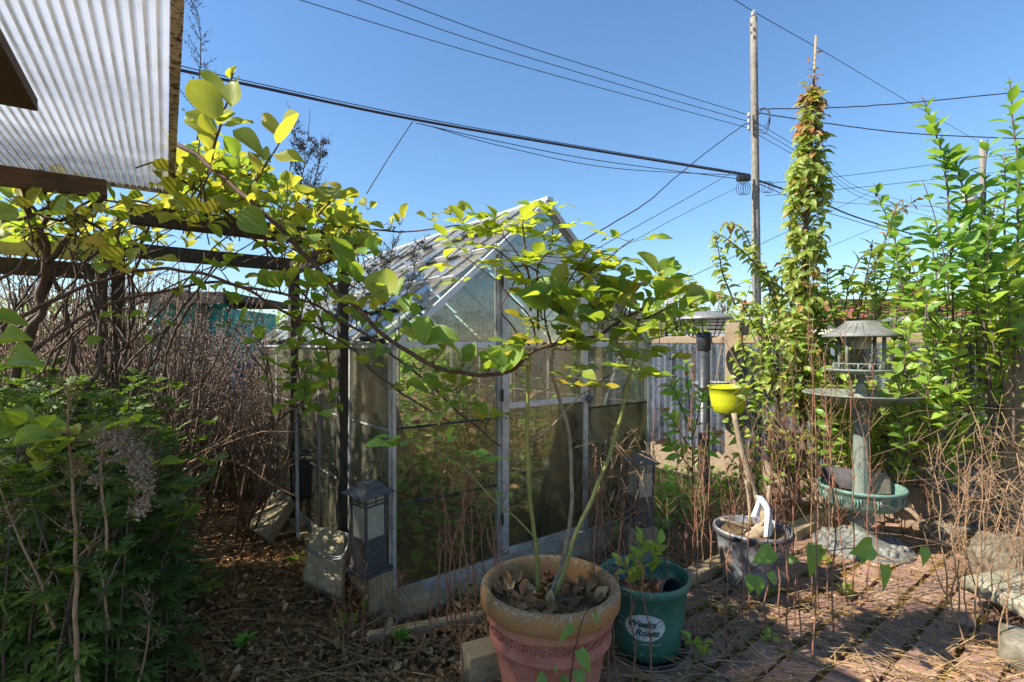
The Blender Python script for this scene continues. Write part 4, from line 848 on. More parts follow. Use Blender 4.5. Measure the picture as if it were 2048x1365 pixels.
# piece of wire mesh lying by the bird bath base
m_ = MB(); A = gp(1585, 1082, .012); e1 = (gp(1668, 1066, .012) - A); e2 = gp(1600, 1110, .012) - A
for k in range(16): m_.tube([A + e1 * k / 15, A + e1 * k / 15 + e2 + e1 * .25], .0018, n=4); m_.tube([A + e1 * k / 15 + e2, A + e1 * k / 15 + e1 * .25], .0018, n=4)
tag(m_.build('wire_mesh', M['galv']), 'scrap of fine wire mesh lying beside the bird bath base', 'mesh')
# gravel and concrete footing in front of the greenhouse
MBf = MB().bar(gpt(-.05, -.07, -.01), gpt(GW + .1, -.07, -.01), .16, .06); struct(MBf.build('footing', M['concrete'], None, .01))
MBf = MB().bar(gpt(-.02, .0, -.01), gpt(-.02, GLN, -.01), .1, .06); struct(MBf.build('footing', M['concrete'], None, .01))
# ------------------------------------------------------------------ leaves
TPL = {}
def grid_leaf(prof, nu, fold, curl, wave, seed, droop=0., jag=0.):
    """unit leaf along +Y, face up +Z; prof: half width at each step"""
    r = random.Random(seed); n_ = len(prof) - 1; V = []; UVs = []; Fc = []; us = [-1 + 2 * i / (nu - 1) for i in range(nu)]
    ph = r.uniform(0, 6.28); tw = r.uniform(-.25, .25); asy = r.uniform(-.06, .06)
    for i, wd in enumerate(prof):
        t_ = i / n_
        for u in us:
            x = u * wd * (1 + asy * u); z = fold * abs(u) * wd + curl * t_ * t_ - droop * max(0, t_ - .3) ** 2 + wave * math.sin(ph + t_ * 6 + u * 2) * abs(u) + tw * u * wd * t_
            y = t_ + jag * (i % 2) * abs(u) * .03 - (.06 * abs(u) if i == 0 else 0)
            V.append((x, y, z)); UVs.append((u * .5 + .5, t_))
    for i in range(n_):
        for k in range(nu - 1): a = i * nu + k; Fc.append((a, a + 1, a + nu + 1, a + nu))
    return V, Fc, UVs
KW = [.05, .30, .40, .425, .37, .24, .03]; RS = [.04, .22, .31, .32, .26, .15, .01]; PV = [.02, .15, .225, .235, .185, .10, .005]; CH = [.02, .15, .23, .245, .2, .11, .005]; HT = [.26, .36, .36, .29, .2, .1, .005]; DD = [.05, .24, .32, .3, .2, .04]
for i in range(6):
    r = random.Random(i)
    TPL['kiwi', i] = grid_leaf(KW, 5, r.uniform(.2, .8), r.uniform(-.35, .3), r.uniform(.03, .10), i, r.uniform(0, .8))
    TPL['rose', i] = grid_leaf(RS, 3, r.uniform(.1, .4), r.uniform(-.15, .1), .02, i, r.uniform(0, .4))
    TPL['privet', i] = grid_leaf(PV, 3, r.uniform(.15, .5), r.uniform(-.2, .05), .02, i, r.uniform(0, .5))
    TPL['cherry', i] = grid_leaf(CH, 3, r.uniform(.2, .6), r.uniform(-.1, .05), .03, i, r.uniform(.3, .9))
    TPL['heart', i] = grid_leaf(HT, 5, r.uniform(.1, .4), r.uniform(-.1, .1), .03, i, r.uniform(0, .5))
    TPL['dead', i] = grid_leaf(DD, 3, r.uniform(-.9, .9), r.uniform(-.5, .6), .12, i, r.uniform(-.4, .6))
    # cut mugwort leaf: three pairs of pointed lobes and an end lobe, each a folded blade
    V, Fc, Uv = [], [], []
    def lobe(b, d, L, wd, up=0.):
        o_ = len(V); d = Vector(d).normalized(); s_ = Vector((d.y, -d.x, 0)); b = Vector(b)
        for t_, ww in ((0, .35), (.35, 1), (.7, .62), (1, 0)):
            for u in ((-1, 0, 1) if ww else (0,)):
                p = b + d * L * t_ + s_ * u * wd * ww + Z * (abs(u) * .25 * wd * ww - droop_ * (p0(b, d, L, t_)) ** 2 + up * t_); V.append(tuple(p)); Uv.append((u * .5 + .5, t_))
        for a in (0, 3): Fc.append((o_ + a, o_ + a + 1, o_ + a + 4, o_ + a + 3)); Fc.append((o_ + a + 1, o_ + a + 2, o_ + a + 5, o_ + a + 4))
        Fc.append((o_ + 6, o_ + 7, o_ + 9)); Fc.append((o_ + 7, o_ + 8, o_ + 9))
    droop_ = r.uniform(.15, .5); p0 = lambda b, d, L, t_: (b + d * L * t_).y
    for t_, L, a in ((.2, .3, 62), (.42, .36, 48), (.62, .3, 38)):
        for sg in (-1, 1): lobe((0, t_, 0), (sg * math.sin(math.radians(a)), math.cos(math.radians(a)), 0), L * r.uniform(.85, 1.15), .07)
    lobe((0, .05, 0), (0, 1, 0), .95, .075)
    TPL['mug', i] = (V, Fc, Uv)
    V, Fc, Uv = [], [], []; droop_ = r.uniform(.1, .3)
    for a in (-75, -35, 0, 35, 75): lobe((0, .35, 0), (math.sin(math.radians(a)), math.cos(math.radians(a)), 0), .5, .17)
    TPL['parsley', i] = (V, Fc, Uv)
TME = {}
def leaf_me(key, mat):
    k = key + (mat,)
    if k not in TME:
        V, Fc, Uv = TPL[key]; me = bpy.data.meshes.new('leaf'); me.from_pydata(V, [], Fc); me.polygons.foreach_set('use_smooth', [True] * len(Fc))
        ul = me.uv_layers.new(name='UVMap'); vi = np.zeros(len(me.loops), dtype=np.int32); me.loops.foreach_get('vertex_index', vi); ul.data.foreach_set('uv', np.array(Uv, dtype=np.float32)[vi].ravel()); me.materials.append(M[mat]); me.update(); TME[k] = me
    return TME[k]
def merged_leaves(name, lst, mat, parent=None):
    vs_, fs, uv = [], [], []; o_ = 0
    for key, m4, s_ in lst:
        V, Fc, Uv = TPL[key]; A_ = np.array(V) @ np.array(m4.to_3x3()).T + np.array(m4.translation); vs_.append(A_); fs += [tuple(i + o_ for i in f) for f in Fc]; uv.append(np.array(Uv)); o_ += len(V)
    me = bpy.data.meshes.new(name); me.from_pydata(np.concatenate(vs_).tolist(), [], fs); me.polygons.foreach_set('use_smooth', [True] * len(fs)); ul = me.uv_layers.new(name='UVMap')
    vi = np.zeros(len(me.loops), dtype=np.int32); me.loops.foreach_get('vertex_index', vi); ul.data.foreach_set('uv', np.concatenate(uv).astype(np.float32)[vi].ravel()); me.materials.append(M[mat]); me.update()
    o = bpy.data.objects.new(name, me); COL.objects.link(o)
    if parent is not None: attach(o, parent)
    return stuff(o)
def leaf_matrix(pos, d, nrm, size, wscale=1.):
    y = Vector(d).normalized(); x = y.cross(Vector(nrm))
    if x.length < 1e-4: x = y.orthogonal()
    x.normalize(); z = x.cross(y); m4 = Matrix((x * size * wscale, y * size, z * size)).transposed().to_4x4(); m4.translation = Vector(pos); return m4
class Plant:
    def __init__(s, name, label, cat, loc, group=None, seed=1):
        s.root = thing(name, label, cat, loc, group); s.L = []; s.tw = MB(); s.R = random.Random(seed)
    def stem(s, pts, r0, r1, name='stem', mat='twig', n=7, wob=0.):
        if wob: pts = jit(pts, wob, len(s.L))
        return MB().tube(pts, r0, r1, n=n).build(name, M[mat], s.root)
    def leaf(s, key, pos, d, nrm, size, mat, ws=1.): s.L.append(((key, s.R.randrange(6)), leaf_matrix(pos, d, nrm, size, ws), size, mat))
    def twig(s, pts, r0, r1=None, n=4): s.tw.tube(pts, r0, r1 if r1 is not None else r0 * .6, n=n)
    def cluster(s, key, pos, n, size, mat, el=(5, 60), pet=.5, axis=None, ptw=.0022, ups=.35):
        R = s.R; a0 = R.random() * 6.28; pos = Vector(pos)
        for i in range(n):
            a = a0 + 6.2832 * i / n + R.uniform(-.5, .5); e = math.radians(R.uniform(*el)); d = Vector((math.cos(a) * math.cos(e), math.sin(a) * math.cos(e), math.sin(e)))
            if axis is not None: d = (d + Vector(axis)).normalized()
            sz = size * R.uniform(.65, 1.2); b = pos + d * sz * pet; s.twig([pos, (pos + b) / 2 - Z * .05 * sz, b], ptw, ptw * .7)
            dl = (d + Vector((0, 0, R.uniform(-.7, .15)))).normalized(); nrm = Vector((R.gauss(0, ups), R.gauss(0, ups) - .12, 1)); s.leaf(key, b, dl, nrm, sz, mat)
    def finish(s, nmax=300, twmat='twig', twname='twigs', massname='foliage'):
        def vis(l):
            p = l[1].translation; q = proj(p); d = math.sqrt(p.x ** 2 + p.y ** 2 + (p.z - H) ** 2); ins = -40 < q[0] < 2090 and -40 < q[1] < 1400 and p.y > .3
            return (0 if ins else 1, -l[2] / d)
        s.L.sort(key=vis)
        for key, m4, sz, mat in s.L[:nmax]:
            o = bpy.data.objects.new('leaf', leaf_me(key, mat)); COL.objects.link(o); o.parent = s.root; m = m4.copy(); m.translation = m.translation - Vector(s.root.location); o.matrix_local = m
        rest = {}
        for l in s.L[nmax:]: rest.setdefault(l[3], []).append(l[:3])
        for mat, l in rest.items(): merged_leaves(massname, l, mat, s.root)
        if s.tw.v: stuff(s.tw.build(twname, M[twmat], s.root))
        return s.root

# ------------------------------------------------------------------ the vine on the pergola
R = random.Random(21)
VB = Vector((-2.35, 2.75, 0))
vine = Plant('climbing_vine', 'big twining vine with broad yellow green leaves sprawling over the pergola', 'vine', VB, None, 11)
C = {}
C[1] = [(335, 278, 2.25), (420, 332, 2.2), (480, 385, 2.15), (545, 445, 2.1), (605, 505, 2.1), (660, 565, 2.1), (710, 618, 2.05), (770, 672, 2.0), (840, 718, 2.0), (905, 742, 1.98), (965, 752, 1.96), (1020, 741, 1.95), (1062, 706, 1.95), (1120, 690, 1.95), (1190, 672, 1.97), (1225, 650, 2.0), (1290, 612, 2.02), (1345, 560, 2.05)]
C[2] = [(40, 632, 2.2), (171, 571, 2.2), (290, 541, 2.2), (376, 543, 2.2), (461, 567, 2.2), (581, 593, 2.2), (696, 650, 2.2), (805, 722, 2.2), (908, 815, 2.15), (1000, 893, 2.15)]
C[3] = [(20, 722, 2.1), (65, 698, 2.15), (205, 615, 2.3), (342, 578, 2.35), (450, 566, 2.4), (545, 610, 2.4), (638, 661, 2.4), (693, 690, 2.4), (751, 743, 2.35), (820, 800, 2.3), (905, 848, 2.3)]
C[4] = [(345, 350, 2.4), (420, 400, 2.4), (480, 455, 2.4), (560, 530, 2.4), (640, 640, 2.45), (655, 700, 2.5), (662, 800, 2.55)]
C[5] = [(640, 452, 2.5), (700, 455, 2.4), (760, 461, 2.3), (830, 462, 2.25), (880, 455, 2.2), (925, 452, 2.2)]
C[6] = [(420, 325, 2.15), (432, 275, 2.12), (448, 225, 2.1), (458, 185, 2.1), (464, 145, 2.1)]
C[7] = [(500, 378, 2.15), (522, 345, 2.12), (545, 310, 2.1), (563, 280, 2.1)]
C[8] = [(640, 520, 2.6), (610, 600, 2.55), (596, 690, 2.5), (600, 770, 2.5), (610, 830, 2.5)]
C[9] = [(640, 430, 2.3), (668, 400, 2.25), (690, 385, 2.25)]
C[10] = [(1225, 655, 2.0), (1320, 625, 2.05), (1372, 592, 2.1)]
rad = {1: (.0105, .006), 2: (.0085, .004), 3: (.0085, .004), 4: (.007, .004), 5: (.0045, .003), 6: (.006, .0035), 7: (.005, .003), 8: (.006, .003), 9: (.004, .003), 10: (.005, .003)}
CP = {}
for k, l in C.items():
    p = jit(sm_px(l, 6), .012, k); CP[k] = p; vine.stem(p, rad[k][0], rad[k][1], 'cane', 'cane', 7)
# old trunks on the left
for l, r0, r1 in (([(20, 780, 2.5), (45, 690, 2.5), (75, 620, 2.55), (92, 545, 2.55), (88, 480, 2.5), (60, 420, 2.4), (25, 345, 2.3)], .021, .011), ([(92, 530, 2.5), (130, 480, 2.5), (180, 420, 2.45), (210, 385, 2.4)], .014, .010), ([(60, 720, 2.6), (70, 630, 2.62), (100, 560, 2.6), (80, 470, 2.55), (95, 400, 2.5), (88, 330, 2.4)], .018, .008),
                  ([(150, 830, 2.2), (190, 740, 2.3), (208, 640, 2.4), (195, 590, 2.45)], .011, .006), ([(160, 790, 2.7), (130, 620, 2.8), (110, 540, 2.8)], .014, .01), ([(250, 790, 2.8), (262, 640, 2.8), (275, 520, 2.8), (300, 420, 2.7)], .010, .006), ([(0, 447, 2.4), (60, 430, 2.4), (130, 415, 2.4), (200, 460, 2.4), (205, 500, 2.4), (170, 530, 2.4)], .009, .006), ([(40, 395, 2.5), (110, 440, 2.5), (190, 400, 2.6), (300, 410, 2.6)], .008, .005),
                  ([(0, 560, 2.0), (25, 540, 2.0), (55, 514, 2.0)], .006, .005), ([(320, 800, 2.9), (340, 690, 2.9), (390, 600, 2.9), (440, 500, 2.8)], .008, .005), ([(230, 860, 2.6), (290, 750, 2.7), (350, 640, 2.8), (400, 540, 2.9)], .008, .005)):
    vine.stem(jit(sm_px(l, 6), .03, r0 * 900), r0, r1, 'trunk', 'cane_old', 9)
for i in range(34):                                    # thin canes crossing under the pergola
    x = R.uniform(-40, 330); y = R.uniform(640, 800); Y = R.uniform(2.3, 3.0); pts = [at(x, y, Y)]
    dx = R.uniform(-60, 95); dy = R.uniform(70, 115)
    for q in range(3): x += dx + R.gauss(0, 22); y -= dy * R.uniform(.6, 1.2); dx += R.gauss(0, 35); pts.append(at(x, y, Y + R.gauss(0, .06)))
    vine.stem(jit(smooth(pts, 5), .02, i), R.uniform(.0035, .008), .0025, 'cane', 'cane_old', 6)
for k, n0, n1, gap, sz in ((1, .0, 1., .13, .08), (2, .42, .98, .15, .074), (3, .45, .98, .18, .07), (4, .1, 1., .13, .08), (8, .1, 1., .09, .08)):
    p = CP[k]; acc = 0
    for i in range(1, len(p)):
        acc += (p[i] - p[i - 1]).length
        f = i / len(p)
        if f < n0 or f > n1 or acc < gap * R.uniform(.7, 1.3): continue
        if k == 1 and .52 < f < .66 and R.random() < .5: continue
        acc = 0
        sh = p[i] + Vector((R.uniform(-.03, .03), R.uniform(-.05, .03), R.uniform(.0, .07))); vine.twig([p[i], sh], .003, .002)
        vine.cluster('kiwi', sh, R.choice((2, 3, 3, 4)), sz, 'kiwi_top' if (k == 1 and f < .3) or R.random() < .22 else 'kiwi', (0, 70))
# clusters read from the photograph: x, y, depth, leaves, leaf size
for x, y, Y, n_, sz in ((470, 430, 2.1, 3, .1), (610, 480, 2.1, 4, .11), (730, 500, 2.2, 4, .11), (700, 470, 2.2, 4, .11), (770, 610, 2.0, 4, .13), (690, 560, 2.1, 4, .11), (640, 590, 2.2, 4, .11), (620, 620, 2.2, 4, .11), (560, 590, 2.2, 4, .11), (600, 690, 2.3, 4, .11), (575, 745, 2.4, 4, .11), (610, 790, 2.4, 5, .11), (650, 820, 2.4, 5, .11), (590, 815, 2.4, 5, .11), (560, 775, 2.4, 4, .1), (640, 750, 2.4, 5, .11), (640, 700, 2.4, 4, .11),
                         (850, 690, 2.0, 4, .12), (870, 800, 2.1, 4, .1), (920, 740, 2.0, 4, .11), (905, 780, 2.1, 4, .11), (930, 820, 2.1, 4, .09), (1010, 735, 1.95, 6, .12), (820, 640, 2.1, 4, .1), (720, 660, 2.1, 3, .1), (800, 590, 2.0, 3, .11),
                         (1085, 640, 1.95, 5, .14), (1110, 600, 1.95, 4, .14), (1150, 650, 1.95, 5, .13), (1190, 620, 1.95, 5, .14), (1230, 640, 1.97, 5, .13), (1260, 600, 2.0, 5, .13), (1300, 610, 2.0, 5, .12), (1330, 560, 2.05, 4, .12), (1372, 592, 2.1, 4, .11), (1350, 650, 2.0, 4, .12), (1205, 660, 1.9, 5, .12), (1280, 660, 1.95, 5, .11), (1340, 720, 2.1, 4, .1), (1300, 690, 2.1, 3, .1), (1130, 700, 1.95, 3, .1), (1210, 600, 1.95, 4, .13), (1240, 570, 2.0, 3, .12),
                         (800, 450, 2.28, 3, .07), (862, 440, 2.25, 4, .075), (918, 435, 2.2, 5, .075), (780, 460, 2.3, 3, .07), (905, 440, 2.2, 3, .07), (620, 400, 2.2, 4, .1), (655, 405, 2.2, 4, .1), (690, 400, 2.3, 4, .09), (735, 420, 2.3, 2, .07), (360, 600, 2.3, 3, .08), (430, 590, 2.3, 4, .09), (480, 655, 2.5, 4, .11), (520, 690, 2.5, 4, .1), (470, 620, 2.4, 3, .1), (330, 425, 2.1, 4, .1), (370, 440, 2.15, 4, .1), (410, 455, 2.1, 4, .1), (300, 440, 2.15, 4, .1), (440, 430, 2.1, 3, .1), (260, 430, 2.2, 3, .1)):
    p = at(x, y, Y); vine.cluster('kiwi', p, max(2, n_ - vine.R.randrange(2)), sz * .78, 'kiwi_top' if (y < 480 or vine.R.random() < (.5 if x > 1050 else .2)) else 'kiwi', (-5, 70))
# large single leaves: base x,y, tip x,y, depth, facing
for bx, by, tx, ty, Y, ws in ((440, 240, 378, 178, 2.08, .8), (463, 214, 482, 156, 2.08, .85), (456, 205, 404, 163, 2.1, .4), (462, 155, 452, 133, 2.1, .7), (464, 155, 470, 130, 2.1, .5), (436, 250, 478, 238, 2.1, .8), (428, 272, 372, 235, 2.12, .8), (432, 268, 408, 222, 2.12, .8), (446, 252, 508, 250, 2.1, .5), (470, 262, 522, 302, 2.1, .5), (561, 286, 613, 243, 2.08, 1.0), (558, 270, 527, 236, 2.1, .5), (550, 310, 612, 332, 2.08, .6), (538, 325, 505, 300, 2.1, .6),
                               (480, 425, 525, 458, 2.0, .9), (520, 345, 500, 300, 2.1, .5), (650, 402, 664, 362, 2.15, .95), (1092, 618, 1036, 580, 1.9, 1.), (1105, 602, 1068, 550, 1.9, .8), (1112, 605, 1130, 562, 1.92, .9), (768, 600, 776, 545, 1.95, 1.2), (752, 500, 735, 478, 2.1, 1.), (706, 550, 662, 480, 2.15, .6), (850, 686, 858, 632, 1.93, 1.1), (852, 686, 912, 668, 1.93, .9), (1322, 556, 1358, 518, 2.0, .9), (1346, 592, 1330, 556, 2.0, 1.), (1376, 592, 1408, 568, 2.05, .8), (1010, 738, 970, 702, 1.9, .7), (1012, 738, 1040, 690, 1.9, .9), (1008, 738, 1010, 688, 1.92, .8),
                               (55, 652, 0, 640, 1.9, .45), (0, 688, 70, 684, 1.7, .35), (25, 706, 75, 710, 1.75, .45), (15, 735, 95, 738, 1.7, .42), (100, 430, 145, 440, 2.0, .8), (35, 436, -15, 425, 2.0, 1.1), (175, 690, 205, 672, 2.2, .9), (195, 545, 215, 525, 2.2, 1.)):
    a = at(bx, by, Y); b = at(tx, ty, Y + vine.R.uniform(-.06, .05)); d = b - a
    vine.leaf('kiwi', a, d, Vector((vine.R.gauss(0, .3), -.75, .6)), d.length, 'kiwi_top' if by < 420 else 'kiwi', ws * 1.15)
# the mass on top of the pergola
def topb(x): return np.interp(x, [0, 330, 345, 380, 450, 550, 620, 700, 745], [395, 395, 262, 285, 300, 345, 375, 425, 455])
for i in range(300):
    x = R.uniform(-30, 735) if i % 3 else R.uniform(345, 735); t_ = topb(x); y = t_ + 14 + (R.random() ** 1.3) * (np.interp(x, [0, 340, 600, 740], [75, 150, 130, 70])); Y = R.uniform(2.15, 3.5)
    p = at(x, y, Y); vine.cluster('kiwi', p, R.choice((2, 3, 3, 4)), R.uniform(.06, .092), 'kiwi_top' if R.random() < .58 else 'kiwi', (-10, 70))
    if R.random() < .5: q = p + Vector((R.gauss(0, .1), R.gauss(0, .1), -.12)); vine.twig([p, q], .003, .004)
for i in range(24):                                    # unseen part of the canopy farther left, over the path
    p = Vector((R.uniform(-4.2, -1.6), R.uniform(2.9, 4.6), R.uniform(2.05, 2.4))); vine.cluster('kiwi', p, 4, .11, 'kiwi_top', (-10, 60))
# low shoots
for x, y, Y, n_, sz in ((20, 870, 1.5, 4, .085), (70, 880, 1.5, 4, .09), (110, 895, 1.5, 4, .085), (40, 910, 1.5, 4, .08), (130, 870, 1.5, 3, .08), (90, 920, 1.45, 3, .08), (235, 860, 1.6, 2, .08), (265, 870, 1.6, 2, .08), (300, 935, 1.75, 3, .09), (325, 1020, 2.0, 3, .11), (350, 1055, 2.05, 3, .11), (165, 885, 1.5, 3, .075), (205, 640, 2.3, 2, .07), (250, 640, 2.3, 3, .06), (350, 650, 2.3, 3, .06), (290, 690, 2.3, 2, .06)):
    vine.cluster('kiwi', at(x, y, Y), n_, sz, 'kiwi', (0, 45))
vine.finish(300, 'cane', 'shoots')

# ------------------------------------------------------------------ the rose in the terracotta pot
R = random.Random(31)
rose = Plant('potted_rose', 'leggy rose with thorny green canes growing from the terracotta pot', 'rose', TC + Z * .37, None, 7)
def soilp(x, y): return at(x, y, 1.95)
canes = [([(1078, 1186, 1.95), (1070, 1080, 1.95), (1060, 980, 1.95), (1055, 870, 1.95), (1056, 760, 1.95), (1060, 700, 1.95)], .010, .008, 'green_cane'),
         ([(1104, 1186, 1.96), (1132, 1090, 2.0), (1145, 990, 2.0), (1138, 880, 2.02), (1122, 800, 2.02), (1104, 740, 2.0), (1108, 690, 2.0)], .010, .007, 'tan_cane'),
         ([(1112, 1190, 1.92), (1150, 1080, 1.95), (1200, 960, 2.0), (1232, 860, 2.02), (1252, 780, 2.02), (1262, 740, 2.02)], .0105, .008, 'green_cane'),
         ([(1262, 742, 2.02), (1240, 700, 2.02), (1228, 655, 2.0)], .006, .004, 'tan_cane'), ([(1262, 742, 2.02), (1275, 690, 2.05), (1262, 650, 2.05), (1290, 610, 2.05)], .006, .004, 'tan_cane'),
         ([(1076, 1084, 1.95), (1010, 1020, 1.95), (940, 950, 1.93), (880, 905, 1.92), (832, 882, 1.92)], .005, .0025, 'green_cane'),
         ([(1062, 885, 1.95), (1100, 860, 1.95), (1150, 800, 1.95), (1170, 788, 1.95)], .005, .003, 'tan_cane'), ([(1150, 800, 1.95), (1190, 770, 1.98), (1230, 740, 2.0)], .003, .002, 'cane')]
for l, r0, r1, mt in canes:
    p = jit(sm_px(l, 6), .008, r0 * 777); rose.stem(p, r0 * .85, r1 * .85, 'cane', mt, 8)
    if r0 > .0045:
        th = MB()
        for i in range(2, len(p) - 1, 1):
            if R.random() < .75:
                d = (p[i + 1] - p[i - 1]).normalized(); o_ = d.orthogonal().normalized(); a = R.random() * 6.28; o_ = o_ * math.cos(a) + d.cross(o_) * math.sin(a); q = p[i] + d * R.uniform(-.01, .01); th.tube([q, q + o_ * (r0 + .009) - Z * .002], r0 * .35, .0003, n=4)
        stuff(th.build('thorns', M['dry_red'], rose.root))
for l in ([(1075, 690, 1.97), (1062, 640, 1.95), (1020, 590, 1.95), (970, 545, 1.95), (925, 512, 1.95)], [(1078, 660, 1.97), (1074, 600, 1.95), (1055, 545, 1.95), (1030, 500, 1.95), (1008, 470, 1.95)], [(1062, 620, 1.95), (1040, 545, 1.95), (990, 500, 1.95), (940, 490, 1.95)], [(1060, 560, 1.95), (1052, 500, 1.95), (1045, 450, 1.95), (1058, 412, 1.95)], [(1076, 560, 1.95), (1080, 530, 1.95), (1105, 490, 1.95), (1108, 445, 1.95)],
          [(1150, 570, 1.95), (1190, 535, 1.95), (1220, 515, 1.95), (1268, 478, 1.95)], [(1120, 640, 1.95), (1130, 580, 1.95), (1160, 530, 1.95), (1175, 505, 1.95)], [(1105, 700, 1.98), (1090, 620, 1.96), (1110, 560, 1.95), (1150, 560, 1.95)], [(1255, 650, 2.0), (1260, 590, 2.0), (1240, 540, 2.0)], [(1080, 545, 1.95), (1050, 530, 1.95), (1020, 545, 1.95)], [(1060, 690, 1.95), (1025, 650, 1.94), (1000, 620, 1.94), (1030, 560, 1.95)]):
    rose.stem(jit(sm_px(l, 5), .008, l[0][0]), .0042, .002, 'branch', 'cane', 6)
def rose_leaf(pl, pos, d, sz, mat='rose', n_=5):
    d = Vector(d).normalized(); R = pl.R; pos = Vector(pos); L = sz * 1.5; e = pos + d * L - Z * .15 * L; pl.twig([pos, (pos + e) / 2 + Z * .03 * L, e], .0013, .0008)
    sd = d.cross(Z).normalized() if abs(d.z) < .95 else Vector((1, 0, 0)); nr = lambda: Vector((R.gauss(0, .3), R.gauss(0, .3) - .2, 1))
    pl.leaf('rose', e, d - Z * .15, nr(), sz, mat)
    for t_ in ((.78, .42) if n_ >= 5 else (.7,)):
        for sg in (-1, 1): b = pos.lerp(e, t_); pl.leaf('rose', b, sd * sg + d * .45 + Z * R.uniform(-.15, .25), nr(), sz * R.uniform(.75, .95), mat)
for x, y, n_, sz in ((920, 500, 2, .055), (945, 480, 2, .06), (985, 470, 3, .06), (930, 535, 2, .055), (1008, 470, 2, .055), (1058, 415, 2, .055), (1045, 450, 2, .05), (1080, 465, 2, .055), (1108, 450, 2, .05), (1135, 485, 2, .05), (1170, 505, 3, .055), (1205, 495, 2, .055), (1262, 485, 2, .055), (1225, 515, 2, .05), (1120, 540, 3, .055), (1150, 555, 3, .055), (1185, 545, 2, .055), (1000, 540, 2, .05), (1050, 535, 2, .055), (960, 555, 2, .05), (1290, 575, 2, .045), (1240, 545, 2, .05), (1100, 515, 2, .05), (1075, 580, 2, .055), (1020, 460, 2, .06), (1135, 590, 3, .06), (1100, 700, 3, .05), (1160, 690, 3, .05), (1190, 700, 3, .05), (1130, 730, 2, .05), (1060, 700, 3, .05), (1240, 690, 2, .05), (1280, 720, 3, .055), (1330, 740, 2, .055), (1310, 760, 2, .05), (1185, 775, 2, .045), (1230, 740, 2, .05), (1090, 660, 3, .055), (1165, 770, 2, .04)):
    p = at(x, y, 1.95 + R.uniform(-.06, .06))
    for k in range(n_): a = R.random() * 6.28; rose_leaf(rose, p, (math.cos(a), math.sin(a) * .8, R.uniform(-.1, .7)), sz * 1.35, 'rose', R.choice((3, 5, 5)))
for x, y, dx, dz, sz in ((832, 882, -1, .1, .075), (850, 886, -.6, .1, .065), (885, 905, .1, .3, .06), (905, 915, .6, .2, .06), (935, 925, .9, .3, .05), (970, 915, .7, .1, .045), (830, 882, -1, .3, .06), (1000, 985, .9, 0, .035), (1010, 1000, -.2, .3, .03)):
    rose_leaf(rose, at(x, y, 1.92), (dx, -.15, dz), sz, 'heart', 3)
rose.finish(300, 'green_cane', 'leaf_stalks')

# ------------------------------------------------------------------ shrubs on the right
def shoot(pl, pts, key, size, mat, gap, r0, r1, stemmat='twig', opposite=True, droop=0., tipmat=None, start=.1, name='stem'):
    p = jit(smooth(pts, 6), .01, r0 * 1234); pl.stem(p, r0, r1, name, stemmat, 6); acc = 0; ph = pl.R.random() * 3; n_ = len(p)
    for i in range(1, n_):
        seg = p[i] - p[i - 1]; d = seg.normalized(); steps = max(1, int(seg.length / gap + pl.R.random()))
        for k in range(steps):
            f = (i - 1 + k / steps) / n_
            if f < start or pl.R.random() < .10: continue
            q = p[i - 1].lerp(p[i], k / steps); ph += 1.571 + pl.R.uniform(-.3, .3); o1 = d.orthogonal().normalized(); o2 = d.cross(o1)
            for sg in ((0, math.pi) if opposite else (pl.R.random() * 6.28,)):
                o_ = o1 * math.cos(ph + sg) + o2 * math.sin(ph + sg); ld = (o_ + d * pl.R.uniform(.35, .9) - Z * droop * pl.R.uniform(.5, 1.2)).normalized(); sz = size * pl.R.uniform(.55, 1.25) * (1 - .35 * max(0, f - .8) / .2)
                pl.leaf(key, q + o_ * r1, ld, d * .6 + o_ * -.3 + Vector((pl.R.gauss(0, .4), pl.R.gauss(0, .4) - .45, .25)), sz, (tipmat if tipmat and f > .72 and pl.R.random() < (f - .6) * 1.6 else mat))
    return p
R = random.Random(41)
M['bronze'] = leaf_mat('bronze_leaf', (.34, .12, .045, 1), (.48, .24, .07, 1), (.24, .27, .05, 1), (.62, .30, .07, 1), .35, .35, .3, .75)
s1 = Plant('tall_shrub', 'tall shrub of upright shoots with paired bright green leaves at the right edge', 'shrub', Vector((3.05, 3.3, 0)), None, 3)
for l in ([(1905, 900, 3.4), (1908, 700, 3.35), (1903, 560, 3.3), (1898, 440, 3.3), (1890, 330, 3.3), (1870, 260, 3.3), (1843, 190, 3.3)], [(1990, 900, 3.3), (1965, 620, 3.3), (1945, 500, 3.3), (1930, 390, 3.3), (1912, 330, 3.3), (1900, 300, 3.3)], [(2028, 900, 3.2), (2030, 640, 3.2), (2038, 480, 3.2), (2036, 330, 3.2), (2025, 230, 3.2), (2020, 155, 3.2)], [(1975, 880, 3.4), (1972, 620, 3.4), (1968, 480, 3.4), (1970, 360, 3.4), (1976, 275, 3.4)], [(2060, 880, 3.3), (2062, 500, 3.3), (2050, 330, 3.3), (2052, 240, 3.3)], [(2015, 860, 3.5), (2012, 560, 3.5), (2008, 420, 3.5), (2012, 310, 3.5)]):
    shoot(s1, [at(*q) for q in l], 'privet', .112, 'shrub', .040, .009, .004, start=.24)
